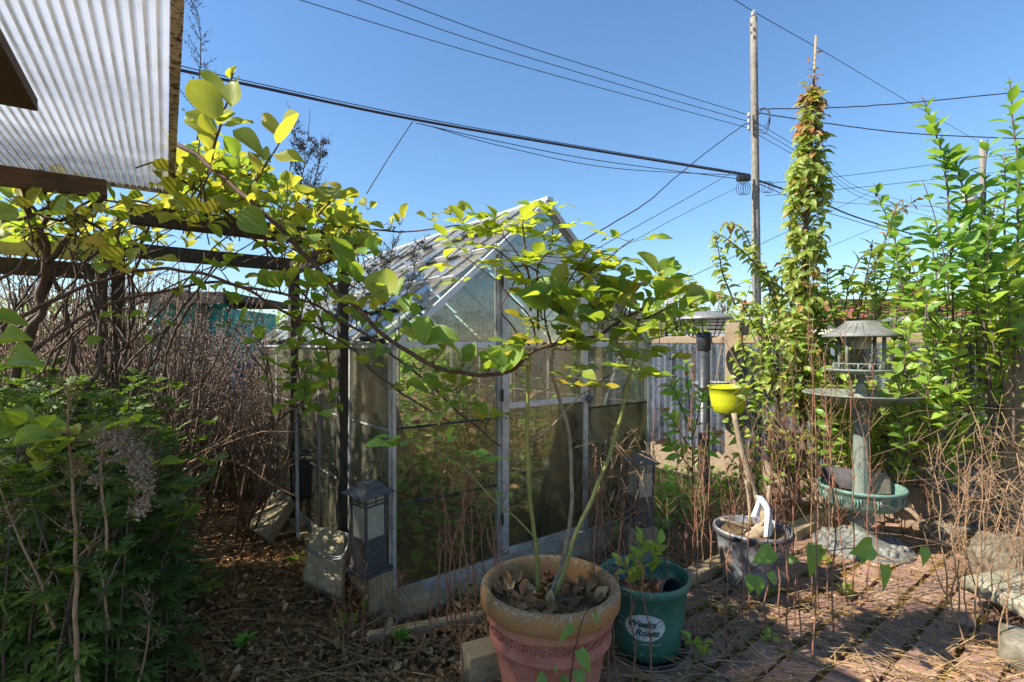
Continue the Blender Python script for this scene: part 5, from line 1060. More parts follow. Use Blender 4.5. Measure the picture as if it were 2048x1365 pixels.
for l in ([(1880, 620, 3.35), (1870, 540, 3.3), (1862, 480, 3.3), (1850, 440, 3.3)], [(1830, 640, 3.4), (1800, 560, 3.4), (1790, 500, 3.4)], [(1945, 600, 3.2), (1980, 520, 3.2), (1995, 450, 3.2)], [(1900, 520, 3.3), (1920, 450, 3.3), (1935, 420, 3.3)], [(1960, 640, 3.1), (1940, 560, 3.1), (1925, 500, 3.1), (1905, 470, 3.1)], [(1880, 660, 3.3), (1830, 600, 3.3), (1815, 520, 3.4)]):
    shoot(s1, [at(*q) for q in l], 'privet', .12, 'shrub', .04, .006, .003, start=.1, name='side_shoot')
for i in range(26):
    x = R.uniform(1800, 2060); y0 = R.uniform(560, 760); Y = R.uniform(3.0, 3.7); hgt = R.uniform(110, 260); lean = R.gauss(0, 40)
    shoot(s1, [at(x, y0, Y), at(x + lean * .3, y0 - hgt * .5, Y), at(x + lean, y0 - hgt, Y)], 'privet', .10, 'shrub' if R.random() < .6 else 'hedge', .05, .005, .0025, start=.15, name='side_shoot')
s1.finish(300, massname='foliage')
s2 = Plant('leafy_bush', 'dense lower bush with broad pointed green leaves behind the bird bath', 'bush', Vector((2.9, 3.9, 0)), None, 4)
for i in range(84):
    x = R.uniform(1790, 2075); y0 = R.uniform(760, 1010); Y = R.uniform(3.15, 4.2); hgt = R.uniform(120, 300); lean = R.uniform(-50, 50)
    shoot(s2, [at(x, y0, Y), at(x + lean * .4, y0 - hgt * .5, Y - .03), at(x + lean, y0 - hgt, Y - .08)], 'privet', .098, 'hedge' if R.random() < .6 else 'shrub', .055, .005, .0025, start=.15)
for i in range(42):
    x = R.uniform(1650, 1850); y0 = R.uniform(860, 1020); Y = R.uniform(3.75, 4.3); hgt = R.uniform(100, 240); lean = R.uniform(-40, 40)
    shoot(s2, [at(x, y0, Y), at(x + lean * .4, y0 - hgt * .5, Y - .03), at(x + lean, y0 - hgt, Y - .08)], 'privet', .10, 'hedge' if R.random() < .6 else 'shrub', .055, .005, .0025, start=.15)
s2.finish(300)
# columnar young tree
ct = Plant('columnar_tree', 'narrow columnar young tree with drooping leaves and bronze tips tied to a stake', 'tree', Vector(((1610 - CX) / F * 4.1, 4.1, 0)), None, 5)
tr_ = sm_px([(1606, 960, 4.1), (1606, 760, 4.1), (1608, 600, 4.1), (1612, 430, 4.1), (1618, 300, 4.1), (1624, 200, 4.1), (1628, 150, 4.1)], 6)
ct.stem(tr_, .03, .006, 'trunk', 'twig', 8); MB().tube(sm_px([(1600, 900, 4.13), (1612, 500, 4.13), (1632, 72, 4.13)], 3), .012, .008, n=7).build('stake', M['straw'], ct.root)
for i in range(270):
    f = R.random(); y = 160 + 640 * f; x = np.interp(y, [160, 300, 430, 600, 800], [1626, 1619, 1612, 1608, 1606]); wdt = np.interp(y, [150, 200, 300, 380, 500, 600, 720, 800], [6, 20, 36, 50, 48, 48, 64, 72]); a = R.random() * 6.28; Y = 4.1 + math.sin(a) * wdt / F * 4.1
    p0_ = at(x, y + 55, 4.1); p1_ = at(x + math.cos(a) * wdt * .75, y, Y); mid = p0_.lerp(p1_, .5) + Vector((math.cos(a) * .03, 0, 0))
    shoot(ct, [p0_, mid, p1_], 'cherry', .085, 'bronze' if y < 250 and R.random() < .35 else 'cherry', .032, .004, .002, 'cane', False, .75, 'bronze' if y < 260 else None, .35, 'twig')
for q in ((1636, 105), (1618, 122), (1632, 135), (1620, 145), (1640, 148), (1615, 160)):
    p = at(q[0], q[1], 4.1); ct.cluster('cherry', at(1628, q[1] + 8, 4.1), 2, .05, 'bronze', (0, 50), .4)
ct.finish(300)
# spreading bush left of the columnar tree
lb_ = Plant('bronze_tipped_bush', 'spreading bush with drooping green leaves and bronze shoot tips beside the wall', 'bush', Vector(((1530 - CX) / F * 4.3, 4.3, 0)), None, 6)
for l in ([(1580, 760, 4.3), (1560, 620, 4.2), (1520, 540, 4.15), (1470, 490, 4.1), (1425, 462, 4.1)], [(1580, 700, 4.3), (1540, 580, 4.2), (1505, 500, 4.2), (1480, 455, 4.2), (1445, 448, 4.2)], [(1560, 720, 4.3), (1500, 620, 4.2), (1450, 590, 4.2), (1425, 592, 4.2)], [(1570, 780, 4.2), (1530, 690, 4.1), (1500, 640, 4.1), (1480, 600, 4.1)], [(1560, 800, 4.2), (1520, 740, 4.1), (1490, 700, 4.1), (1480, 670, 4.1)], [(1560, 820, 4.1), (1525, 720, 4.0), (1500, 660, 4.0)], [(1600, 660, 4.2), (1575, 590, 4.2), (1540, 560, 4.2), (1520, 530, 4.2)], [(1470, 610, 4.1), (1450, 560, 4.1), (1440, 520, 4.1), (1430, 470, 4.1)], [(1600, 620, 4.2), (1580, 560, 4.2), (1560, 520, 4.2)]):
    shoot(lb_, [at(*q) for q in l], 'cherry', .085, 'cherry', .028, .008, .003, 'twig', True, .7, 'bronze', .2)
for i in range(60):
    x = R.uniform(1480, 1660); y = R.uniform(560, 930); Y = R.uniform(3.9, 4.5); lean = R.uniform(-45, 25); hgt = R.uniform(60, 150)
    shoot(lb_, [at(x, y + hgt, Y), at(x + lean * .3, y + hgt * .4, Y), at(x + lean, y, Y)], 'cherry', .08, 'cherry' if R.random() < .5 else 'hedge', .045, .004, .002, 'twig', False, .4, None, .15, 'twig')
lb_.finish(300)
rb = Plant('bronze_tipped_bush', 'loose bush with a bronze top between the columnar tree and tall shrub', 'bush', Vector(((1740 - CX) / F * 4.1, 4.1, 0)), None, 9)
for l in ([(1690, 800, 4.1), (1700, 660, 4.1), (1735, 560, 4.0), (1770, 480, 4.0), (1790, 430, 4.0), (1840, 395, 4.0)], [(1720, 760, 4.1), (1760, 620, 4.1), (1790, 520, 4.0), (1785, 440, 4.0), (1800, 400, 4.0)], [(1690, 700, 4.1), (1720, 620, 4.1), (1735, 540, 4.1), (1745, 480, 4.1)], [(1680, 680, 4.2), (1660, 600, 4.2), (1655, 540, 4.2)], [(1780, 700, 3.9), (1800, 600, 3.9), (1812, 540, 3.9), (1800, 480, 3.9)], [(1700, 690, 4.0), (1690, 610, 4.0), (1720, 520, 4.0), (1765, 500, 4.0)]):
    shoot(rb, [at(*q) for q in l], 'privet', .09, 'cherry', .035, .007, .003, 'twig', True, .35, 'bronze', .2)
for i in range(50):
    x = R.uniform(1640, 1820); y = R.uniform(520, 850); Y = R.uniform(3.9, 4.6); lean = R.uniform(-40, 40); hgt = R.uniform(60, 160)
    shoot(rb, [at(x, y + hgt, Y), at(x + lean * .3, y + hgt * .4, Y), at(x + lean, y, Y)], 'privet', .085, 'hedge' if R.random() < .6 else 'shrub', .05, .004, .002, 'twig', True, .2, None, .1, 'twig')
rb.finish(300)
yp = Plant('young_sapling', 'small dark leaved sapling in front of the blue sheeting', 'sapling', Vector(((1380 - CX) / F * 3.9, 3.9, 0)), None, 10)
for l in ([(1385, 1010, 3.9), (1384, 880, 3.9), (1376, 780, 3.9), (1368, 700, 3.9)], [(1382, 900, 3.9), (1350, 850, 3.9), (1330, 820, 3.9)], [(1383, 880, 3.9), (1400, 820, 3.85), (1405, 780, 3.85)], [(1380, 860, 3.9), (1352, 790, 3.9), (1340, 770, 3.9)], [(1384, 940, 3.9), (1350, 900, 3.85), (1335, 870, 3.85)], [(1386, 930, 3.9), (1420, 890, 3.85), (1430, 860, 3.85)]):
    shoot(yp, [at(*q) for q in l], 'privet', .10, 'cover', .05, .006, .002, 'cane', True, .1, 'bronze', .2)
yp.finish(300)

# ------------------------------------------------------------------ mugwort on the left
R = random.Random(51)
mg = Plant('mugwort_clump', 'dark clump of feathery mugwort filling the lower left corner', 'plant', Vector((-1.7, 1.9, 0)), None, 12)
for i in range(330):
    x = R.uniform(-60, 420) if R.random() < .7 else R.uniform(-60, 250); Y = R.uniform(1.55, 2.9); topz = np.interp((x - CX) / F * Y, [-2.6, -1.7, -1.3, -1.15], [1.2, 1.08, .85, .6]) * R.uniform(.75, 1.05)
    X = (x - CX) / F * Y
    if X > -1.3 or (Y > 2.1 and X > -1.68): continue
    pts = smooth([Vector((X, Y, 0)), Vector((X + R.uniform(-.05, .05), Y, topz * .5)), Vector((X + R.uniform(-.1, .24), Y - .04, topz))], 5); mg.stem(pts, .005, .0025, 'stem', 'twig', 5)
    for k in range(int(topz / .03)):
        f = k * .03 / topz
        if f < .12: continue
        q = pts[min(int(f * (len(pts) - 1)), len(pts) - 2)]; a = R.random() * 6.28; e = R.uniform(-.1, .5) + (.5 if f > .8 else 0); d = Vector((math.cos(a) * math.cos(e), math.sin(a) * math.cos(e), math.sin(e))); mg.leaf('mug', q, d, Vector((R.gauss(0, .2), R.gauss(0, .2) - .15, 1)), R.uniform(.10, .165) * (1.1 - .35 * f), 'mug')
    for k in range(6): a = k * 1.05 + R.random(); mg.leaf('mug', pts[-1], (math.cos(a) * .7, math.sin(a) * .7, .75), Z, R.uniform(.06, .09), 'mug')
mg.finish(300, massname='foliage')
br = Plant('broadleaf_weed', 'dark broad leaved weed at the bottom left corner', 'weed', gp(90, 1340), None, 13)
for l in ([(60, 1420, 1.75), (70, 1340, 1.72), (60, 1270, 1.7)], [(130, 1420, 1.75), (140, 1340, 1.72), (120, 1250, 1.7)], [(190, 1430, 1.75), (195, 1370, 1.72), (200, 1320, 1.7)], [(10, 1400, 1.7), (15, 1320, 1.7), (5, 1240, 1.7)], [(100, 1400, 1.8), (95, 1320, 1.8), (110, 1230, 1.8)]):
    shoot(br, [at(*q) for q in l], 'privet', .10, 'mug', .022, .005, .003, 'green_cane', True, .1, None, .1)
br.finish(300)
# ------------------------------------------------------------------ low green things
R = random.Random(61)
lst = []
def cover_at(p, n_, sz, key='parsley', mat='cover'):
    for k in range(n_):
        a = R.random() * 6.28; e = R.uniform(.1, .9); h = R.uniform(.02, .16); b = p + Vector((R.gauss(0, .04), R.gauss(0, .04), h)); lst.append(((key, R.randrange(6)), leaf_matrix(b, (math.cos(a) * math.cos(e), math.sin(a) * math.cos(e), math.sin(e)), Vector((R.gauss(0, .3), R.gauss(0, .3), 1)), sz * R.uniform(.6, 1.2)), sz))
for i in range(520):
    x = R.uniform(1215, 1640); y = R.uniform(945, 1085); p = gp(x, y)
    if y > np.interp(x, [1215, 1300, 1420, 1500, 1640], [1090, 1085, 1040, 1010, 985]): continue
    v = (p - G0).dot(U)
    if v < GW + .02 and (p - G0).dot(S) > -.06: continue
    cover_at(p, 6, .06)
for i in range(160):
    x = R.uniform(1640, 2060); y = R.uniform(955, 1030); cover_at(gp(x, y), 5, .06)
for i in range(60): cover_at(gp(R.uniform(380, 560), R.uniform(905, 1000)), 4, .06)
merged = merged_leaves('ground_cover', lst, 'cover'); 
# tall weeds seen through the greenhouse glass
lst = []
for i in range(330):
    u = R.uniform(.1, GW - .1); s = R.uniform(.12, GLN - .1); hgt = R.uniform(.3, .95) * (1.15 if u > .8 else .8); b = gpt(u, s, 0)
    for k in range(int(hgt / .06)):
        a = R.random() * 6.28; e = R.uniform(-.1, .8); q = b + Vector((R.gauss(0, .03), R.gauss(0, .03), .05 + k * .06)); lst.append((('privet' if R.random() < .5 else 'mug', R.randrange(6)), leaf_matrix(q, (math.cos(a) * math.cos(e), math.sin(a) * math.cos(e), math.sin(e)), Vector((R.gauss(0, .2), R.gauss(0, .2), 1)), R.uniform(.07, .13)), .1))
R.shuffle(lst); merged_leaves('greenhouse_weeds', lst[:len(lst) * 5 // 9], 'cover'); merged_leaves('greenhouse_dead_weeds', lst[len(lst) * 5 // 9:], 'dead')
# small clumps each of its own
def small_clump(name, label, p, n_, sz, key, mat, hgt, cat='plant'):
    o = Plant(name, label, cat, p, None, int(p.x * 100) % 97)
    for k in range(n_):
        a = o.R.random() * 6.28; e = o.R.uniform(.3, 1.2); d = Vector((math.cos(a) * math.cos(e), math.sin(a) * math.cos(e), math.sin(e))); b = p + Vector((d.x, d.y, 0)) * hgt * .5 * o.R.random() + Z * hgt * o.R.uniform(.15, 1); o.twig([p, (p + b) / 2 + Vector((d.x, d.y, 0)) * .01, b], .0018, .001); o.leaf(key, b, d - Z * .35, Vector((o.R.gauss(0, .3), -.3, 1)), sz * o.R.uniform(.7, 1.2), mat)
    o.finish(300, 'green_cane', 'stalks'); return o
small_clump('seedling', 'bright green lobed seedling in front of the left lantern block', gp(700, 1255), 9, .05, 'parsley', 'hedge', .06)
small_clump('seedling', 'two lobed green leaves beside the wood block foot', gp(745, 1230), 4, .05, 'parsley', 'hedge', .06)
small_clump('seedling', 'little green weed by the leaning concrete slab', gp(590, 1130), 12, .05, 'parsley', 'hedge', .07)
small_clump('seedling', 'small green shoot low in the leaf litter left of centre', gp(425, 1205), 5, .06, 'kiwi', 'kiwi', .10)
small_clump('seedling', 'broad leaved shoot at the edge of the mugwort clump', gp(395, 1190), 4, .085, 'kiwi', 'kiwi', .14)
small_clump('seedling', 'feathery weed sprouting from the path near the litter', gp(440, 1165), 9, .06, 'mug', 'mug', .09)
small_clump('seedling', 'green weed growing between footing and terracotta pot', gp(925, 1205), 6, .05, 'heart', 'hedge', .1)
small_clump('grass_tuft', 'small grass tuft growing on the litter at bottom centre left', gp(490, 1290), 26, .05, 'privet', 'cover', .03, 'grass')
small_clump('grass_tuft', 'thin grass tuft beside the timber edging strip', gp(800, 1285), 22, .05, 'privet', 'cover', .03, 'grass')
small_clump('seedling', 'pale green weed at the foot of the grey pot', gp(1545, 1192), 14, .045, 'privet', 'hedge', .06)
small_clump('seedling', 'little leafy weed on the paving right of the grey pot', gp(1690, 1195), 12, .035, 'heart', 'hedge', .07)
small_clump('seedling', 'tiny weed on the paving below the bird bath', gp(1655, 1130), 10, .03, 'heart', 'hedge', .04)
small_clump('seedling', 'small weed at the right foot of the green pot', gp(1395, 1330), 9, .045, 'heart', 'hedge', .12)
small_clump('seedling', 'low weed on the paving in front of the grey pot', gp(1460, 1225), 8, .03, 'heart', 'hedge', .05)
small_clump('seedling', 'pale sprig between the fallen stems right of the green pot', gp(1535, 1290), 8, .035, 'heart', 'hedge', .06)
wp = Plant('potted_weed', 'upright lobed green weed growing in the green nursery pot', 'weed', GP + Z * .24, None, 15)
for l, sz in (([(1283, 1168, 2.3), (1285, 1110, 2.3), (1288, 1070, 2.3)], .085), ([(1300, 1165, 2.3), (1306, 1110, 2.28), (1318, 1085, 2.27)], .07), ([(1262, 1170, 2.25), (1252, 1140, 2.22), (1240, 1115, 2.2)], .05), ([(1270, 1170, 2.28), (1268, 1130, 2.26), (1270, 1100, 2.25)], .06)):
    shoot(wp, [at(*q) for q in l], 'privet', sz, 'hedge', .02, .004, .002, 'green_cane', False, -.35, None, .1)
wp.finish(300)
# bindweed with heart leaves hanging in front of the grey pot
bw = Plant('heart_leaved_vine', 'thin vine with hanging heart shaped leaves crossing in front of the grey pot', 'vine', gp(1460, 1240), None, 16)
bw.stem(sm_px([(1450, 1215, 2.3), (1480, 1160, 2.3), (1530, 1125, 2.3), (1580, 1118, 2.3), (1640, 1105, 2.3), (1720, 1098, 2.3), (1790, 1125, 2.3)], 5), .003, .002, 'stem', 'cane', 5)
for bx, by, tx, ty, ws in ((1545, 1100, 1503, 1128, .9), (1540, 1145, 1553, 1175, 1.), (1574, 1118, 1600, 1122, 1.), (1628, 1090, 1625, 1158, .8), (1640, 1105, 1655, 1098, 1.), (1745, 1092, 1705, 1108, 1.2), (1725, 1110, 1725, 1130, 1.1), (1768, 1130, 1772, 1182, .85), (1505, 1150, 1500, 1190, 1.), (1515, 1155, 1520, 1195, .9), (1848, 1095, 1852, 1135, .7)):
    a = at(bx, by, 2.3); b = at(tx, ty, 2.27); bw.leaf('heart', a, b - a, Vector((bw.R.gauss(0, .3), -1, .35)), (b - a).length, 'heart', ws)
bw.finish(300)
bw = Plant('heart_leaved_vine', 'short vine with pointed green leaves in front of the terracotta pot', 'vine', Vector((.2, 1.66, 0)), None, 17)
bw.stem(sm_px([(1138, 1375, 1.6), (1150, 1300, 1.62), (1165, 1240, 1.64), (1180, 1215, 1.66)], 5), .003, .0015, 'stem', 'cane', 5)
for bx, by, tx, ty, ws in ((1145, 1252, 1115, 1286, .5), (1192, 1224, 1195, 1252, .4), (1158, 1300, 1184, 1350, .7), (1155, 1340, 1168, 1380, 1.1), (1090, 1352, 1072, 1372, 1.1), (1122, 1355, 1140, 1370, .9), (1112, 1335, 1112, 1346, .6)):
    a = at(bx, by, 1.6); b = at(tx, ty, 1.57); bw.leaf('heart', a, b - a, Vector((bw.R.gauss(0, .3), -1, .35)), (b - a).length, 'heart', ws)
bw.finish(300)

# ------------------------------------------------------------------ litter, straw
R = random.Random(71); lst = []
for i in range(17000):
    if R.random() < .62: x = R.uniform(230, 1000); y = R.uniform(950, 1400); 
    else: x = R.uniform(900, 2080); y = R.uniform(1010, 1400)
    p = gp(x, y)
    if x < 330 and y > 1100 and R.random() < .5: continue
    if (p - G0).dot(U) > -.02 and (p - G0).dot(S) > -.02: continue
    dens = 1 if x < 950 else .8
    if R.random() > dens * (.45 + .9 * max(0, mnoise.noise(p * 2.2) + .35)): continue
    a = R.random() * 6.28; sz = R.uniform(.016, .048) if x < 1000 else R.uniform(.012, .03); lst.append((('dead', R.randrange(6)), leaf_matrix(p + Z * R.uniform(-.01, .02), (math.cos(a), math.sin(a), R.gauss(0, .25)), Vector((R.gauss(0, .45), R.gauss(0, .45), 1)), sz, R.uniform(.6, 1.1)), sz))
for i in range(90):
    a = R.random() * 6.28; r_ = .2 * math.sqrt(R.random()); lst.append((('dead', R.randrange(6)), leaf_matrix(TC + Vector((r_ * math.cos(a), r_ * math.sin(a), .388)), (math.cos(a * 3), math.sin(a * 3), R.gauss(0, .4)), Vector((R.gauss(0, .6), R.gauss(0, .6), 1)), R.uniform(.025, .07)), .05))
for i in range(30):
    a = R.random() * 6.28; r_ = .16 * math.sqrt(R.random()); lst.append((('dead', R.randrange(6)), leaf_matrix(GP + Vector((r_ * math.cos(a), r_ * math.sin(a), .247)), (math.cos(a * 3), math.sin(a * 3), R.gauss(0, .4)), Vector((R.gauss(0, .6), R.gauss(0, .6), 1)), R.uniform(.025, .06)), .05))
merged_leaves('leaf_litter', lst, 'dead')
mb = MB()
for i in range(850):                                   # straws and thin stems lying flat
    x = R.uniform(950, 2080) if R.random() < .8 else R.uniform(300, 950); y = R.uniform(1080, 1400); p = gp(x, y); a = R.gauss(-.55, .55) if R.random() < .7 else R.random() * 6.28; L = R.uniform(.08, .5)
    d = Vector((math.cos(a), math.sin(a), 0)); b = p + d * L; mb.tube([p + Z * R.uniform(.012, .03), (p + b) / 2 + Z * R.uniform(.02, .07) + Vector((R.gauss(0, .02), R.gauss(0, .02), 0)), b + Z * R.uniform(.012, .06)], R.uniform(.001, .0028), .0008, n=4)
stuff(mb.build('fallen_straw', M['straw']))

# ------------------------------------------------------------------ dry stalks standing among the pots
R = random.Random(81)
def stalk_mesh(seed, hgt, brn):
    r = random.Random(seed); m_ = MB(); x = y = 0; pts = [Vector((0, 0, 0))]; lx, ly = r.gauss(0, .06), r.gauss(0, .06); n_ = 9
    for i in range(1, n_ + 1): f = i / n_; pts.append(Vector((lx * f * f * hgt + r.gauss(0, .006), ly * f * f * hgt + r.gauss(0, .006), hgt * f)))
    m_.tube(smooth(pts, 2), .0042, .0013, n=5)
    for k in range(brn):
        f = r.uniform(.25, .98); i = min(int(f * n_), n_ - 1); b = pts[i].lerp(pts[i + 1], f * n_ - i); a = r.random() * 6.28; L = r.uniform(.02, .16) * (1.1 - f * .5); e = b + Vector((math.cos(a) * L * .6, math.sin(a) * L * .6, L * .8)); m_.tube([b, b.lerp(e, .5) + Vector((0, 0, -.006)), e], .0016, .0006, n=4)
        if r.random() < .5:
            for j in range(3): q = b.lerp(e, r.random()); m_.tube([q, q + Vector((r.gauss(0, .012), r.gauss(0, .012), r.uniform(.004, .02)))], .0016, .0004, n=3)
    for k in range(26): f = r.random(); i = min(int(f * n_), n_ - 1); b = pts[i].lerp(pts[i + 1], f * n_ - i); m_.tube([b, b + Vector((r.gauss(0, .008), r.gauss(0, .008), r.uniform(-.004, .01)))], .002, .0005, n=3)
    return m_.mesh('dry_stalk')
sm_r = []; sm_t = []
for i in range(7): a = stalk_mesh(i, 1.0, 10 + 2 * i); a.materials.append(M['dry_red']); sm_r.append(a)
for i in range(7): a = stalk_mesh(20 + i, 1.0, 14 + 2 * i); a.materials.append(M['dry']); sm_t.append(a)
def stalk(p, hgt, label, group, tan=False, lean=.06):
    o = bpy.data.objects.new('dry_stalk', R.choice(sm_t if tan else sm_r)); COL.objects.link(o); o.location = (p.x, p.y, -.01); k = R.uniform(.85, 1.2); o.scale = (k * .9, k * .9, hgt); o.rotation_euler = (R.gauss(0, lean), R.gauss(0, lean), R.random() * 6.28); tag(o, label, 'stalk', group)
for x, y, ytop in ((905, 1290, 800), (935, 1330, 860), (985, 1250, 900), (870, 1260, 980), (1025, 1360, 1050), (1180, 1380, 900), (1210, 1390, 980), (840, 1330, 1120), (955, 1240, 950), (700, 1270, 1060), (660, 1290, 1080), (640, 1250, 1100), (720, 1330, 1130), (1000, 1390, 1060), (1300, 1390, 1100), (920, 1390, 1000), (790, 1300, 1150), (1145, 1395, 1080), (890, 1310, 900), (915, 1270, 870), (950, 1300, 940), (975, 1290, 1000), (860, 1290, 1050), (1005, 1310, 930), (1235, 1390, 1010), (1270, 1395, 1060), (760, 1350, 1160), (690, 1340, 1120)):
    p = gp(x, y); stalk(p, (y - ytop) / F * p.y, 'thin reddish dry weed stalk standing around the terracotta pot', 'reddish dry stalks around the terracotta pot', False, .05)
for k in range(46):
    x = R.uniform(1165, 1290) if k < 20 else R.uniform(1290, 1560); y = R.uniform(1070, 1150); p = gp(x, y); stalk(p, R.uniform(.45, .85) if k < 20 else R.uniform(.5, 1.0), 'brown dry weed stalk in the thicket before the greenhouse door', 'dry stalks between door and grey pot', k % 3 == 0, .07)
for x, y, ytop in ((1395, 1290, 700), (1420, 1270, 850), (1455, 1300, 900), (1480, 1320, 930), (1500, 1240, 860), (1530, 1280, 930), (1560, 1250, 820), (1577, 1220, 830), (1590, 1260, 760), (1605, 1300, 950), (1622, 1220, 520), (1640, 1230, 640), (1655, 1210, 720), (1668, 1270, 700), (1690, 1200, 770), (1705, 1190, 640), (1735, 1210, 720), (1760, 1180, 760), (1340, 1300, 1000), (1370, 1240, 900), (1625, 1330, 880), (1575, 1330, 950)):
    p = gp(x, y); stalk(p, (y - ytop) / F * p.y, 'tall thin dry stalk on the paving around the grey pot', 'tall dry stalks on the paving', False, .035)
for k in range(30):
    x = R.uniform(1560, 1900); y = R.uniform(1000, 1100); p = gp(x, y); stalk(p, R.uniform(.7, 1.45), 'tall dry stalk rising around the bird bath', 'tall dry stalks around the bird bath', k % 2 == 0, .05)
for k in range(26):
    x = R.uniform(1900, 2070); y = R.uniform(1080, 1320); p = gp(x, y); stalk(p, R.uniform(.55, 1.15), 'tan dry stalk in the tangled clump at the right edge', 'tangled dry stalks at the right edge', True, .11)
# fallen tangle of thin stems at the right
mb = MB()
for i in range(190):
    x = R.gauss(1995, 50); Y = R.uniform(2.5, 3.3); z0 = R.uniform(.1, 1.0); p = Vector(((x - CX) / F * Y, Y, z0)); d = Vector((R.gauss(0, .22), R.gauss(0, .12), R.gauss(-.12, .16))); mb.tube([p, p + d * .5 + Vector((R.gauss(0, .02), 0, R.gauss(0, .02))), p + d], R.uniform(.001, .0022), .0006, n=4)
for i in range(170):
    x = R.uniform(1170, 1290); Y = R.uniform(2.9, 3.25); p = Vector(((x - CX) / F * Y, Y, R.uniform(.25, .85))); d = Vector((R.gauss(0, .07), R.gauss(0, .05), R.uniform(-.35, .05))); mb.tube([p, p + d * .5 + Vector((R.gauss(0, .03), 0, .02)), p + d], R.uniform(.001, .0025), .0007, n=4)
for i in range(180):
    x = R.uniform(1480, 1900); Y = R.uniform(3.0, 3.9); p = Vector(((x - CX) / F * Y, Y, R.uniform(.1, 1.3))); d = Vector((R.gauss(0, .16), R.gauss(0, .1), R.gauss(-.05, .18))); mb.tube([p, p + d * .5 + Vector((R.gauss(0, .03), 0, .02)), p + d], R.uniform(.001, .002), .0007, n=4)
stuff(mb.build('dry_tangle', M['dry']))

# ------------------------------------------------------------------ dry brush at the back left
R = random.Random(91); mb = MB(); sb = MB()
def seedbit(m_, q, s_):
    a = Vector((R.gauss(0, 1), R.gauss(0, 1), R.gauss(0, 1))).normalized() * s_; b = a.orthogonal().normalized() * s_ * .45; m_.add([q - a, q + b, q + a, q - b], [(0, 1, 2, 3)])
for i in range(560):
    x = R.uniform(210, 575); y = R.uniform(900, 1010) if R.random() < .6 else R.uniform(850, 960); Y = min(1.35 * F / (y - HY), 5.6); p = Vector(((x - CX) / F * Y, Y, 0)); L = R.uniform(.7, 1.75); ln = R.uniform(.15, .95) if R.random() < .6 else R.gauss(0, .3); d = Vector((ln, R.gauss(0, .15), 1)).normalized(); e = p + d * L
    md = p + d * L * .55 + Vector((R.gauss(0, .04), 0, .03)); mb.tube([p, md, e], R.uniform(.003, .006), .0015, n=4)
    for k in range(60):
        f = R.uniform(.36, 1.02); q = (p.lerp(md, f / .55) if f < .55 else md.lerp(e, (f - .55) / .45)) + Vector((R.gauss(0, .055), R.gauss(0, .055), R.gauss(0, .04))); seedbit(sb, q, R.uniform(.006, .017))
    for k in range(5): f = R.uniform(.4, .95); q = p.lerp(e, f); mb.tube([q, q + Vector((R.gauss(0, .07), R.gauss(0, .07), R.uniform(.05, .15)))], .0015, .0006, n=3)
for i in range(520):                                   # upright dense stalks behind the vine trunks
    x = R.uniform(-60, 360); Y = R.uniform(3.0, 4.8); p = Vector(((x - CX) / F * Y, Y, 0)); L = R.uniform(1.2, 1.95); e = p + Vector((R.gauss(0, .32), R.gauss(0, .2), L)); mb.tube([p, p.lerp(e, .5) + Vector((R.gauss(0, .07), 0, 0)), e], R.uniform(.003, .011), .002, n=4)
    for k in range(26): q = p.lerp(e, R.uniform(.4, 1)) + Vector((R.gauss(0, .06), R.gauss(0, .06), R.gauss(0, .05))); seedbit(sb, q, R.uniform(.006, .014))
for i in range(130):                                   # along the greenhouse side
    s_ = R.uniform(1.4, 3.1); p = gpt(-R.uniform(.08, .4), s_, 0); L = R.uniform(.6, 1.3); e = p + Vector((R.gauss(0, .12), R.gauss(0, .12), L)); mb.tube([p, p.lerp(e, .5), e], R.uniform(.002, .004), .001, n=4)
    for k in range(14): q = p.lerp(e, R.uniform(.4, 1)) + Vector((R.gauss(0, .04), R.gauss(0, .04), 0)); seedbit(sb, q, R.uniform(.005, .011))
db = stuff(mb.build('dry_brush', M['brush'])); db['label'] = 'mass of brown dry stems and seed heads behind the path'
o = sb.build('seed_heads', M['seed'], db); stuff(o)
# tall tangle of bare twigs reaching up to the pergola
mb = MB(); sb = MB()
def twiggy(b, d, L, rd, k):
    e = b + d * L; mb.tube([b, b.lerp(e, .5) + Vector((R.gauss(0, .06), R.gauss(0, .06), R.gauss(0, .04))) * L, e], rd, rd * .65, n=4)
    for j in range(5): seedbit(sb, b.lerp(e, R.random()) + Vector((R.gauss(0, .03), R.gauss(0, .03), R.gauss(0, .03))), R.uniform(.006, .014))
    if k:
        for j in range(R.choice((2, 2, 3))): twiggy(b.lerp(e, R.uniform(.45, 1)), (d + Vector((R.gauss(.08, .5), R.gauss(0, .4), R.gauss(0, .35)))).normalized(), L * R.uniform(.55, .85), rd * .65, k - 1)
for i in range(95):
    x = R.uniform(-40, 600); Y = R.uniform(3.3, 5.4); p = Vector(((x - CX) / F * Y, Y, 0)); d = Vector((R.gauss(.12, .25), R.gauss(0, .15), 1)).normalized()
    if x > 520 and Y < 4.4 or (285 < x < 440 and i % 4): continue
    twiggy(p, d, R.uniform(.7, 1.05), R.uniform(.006, .011), 3)
tt = stuff(mb.build('twig_tangle', M['brush'])); stuff(sb.build('seed_heads', M['seed'], tt))
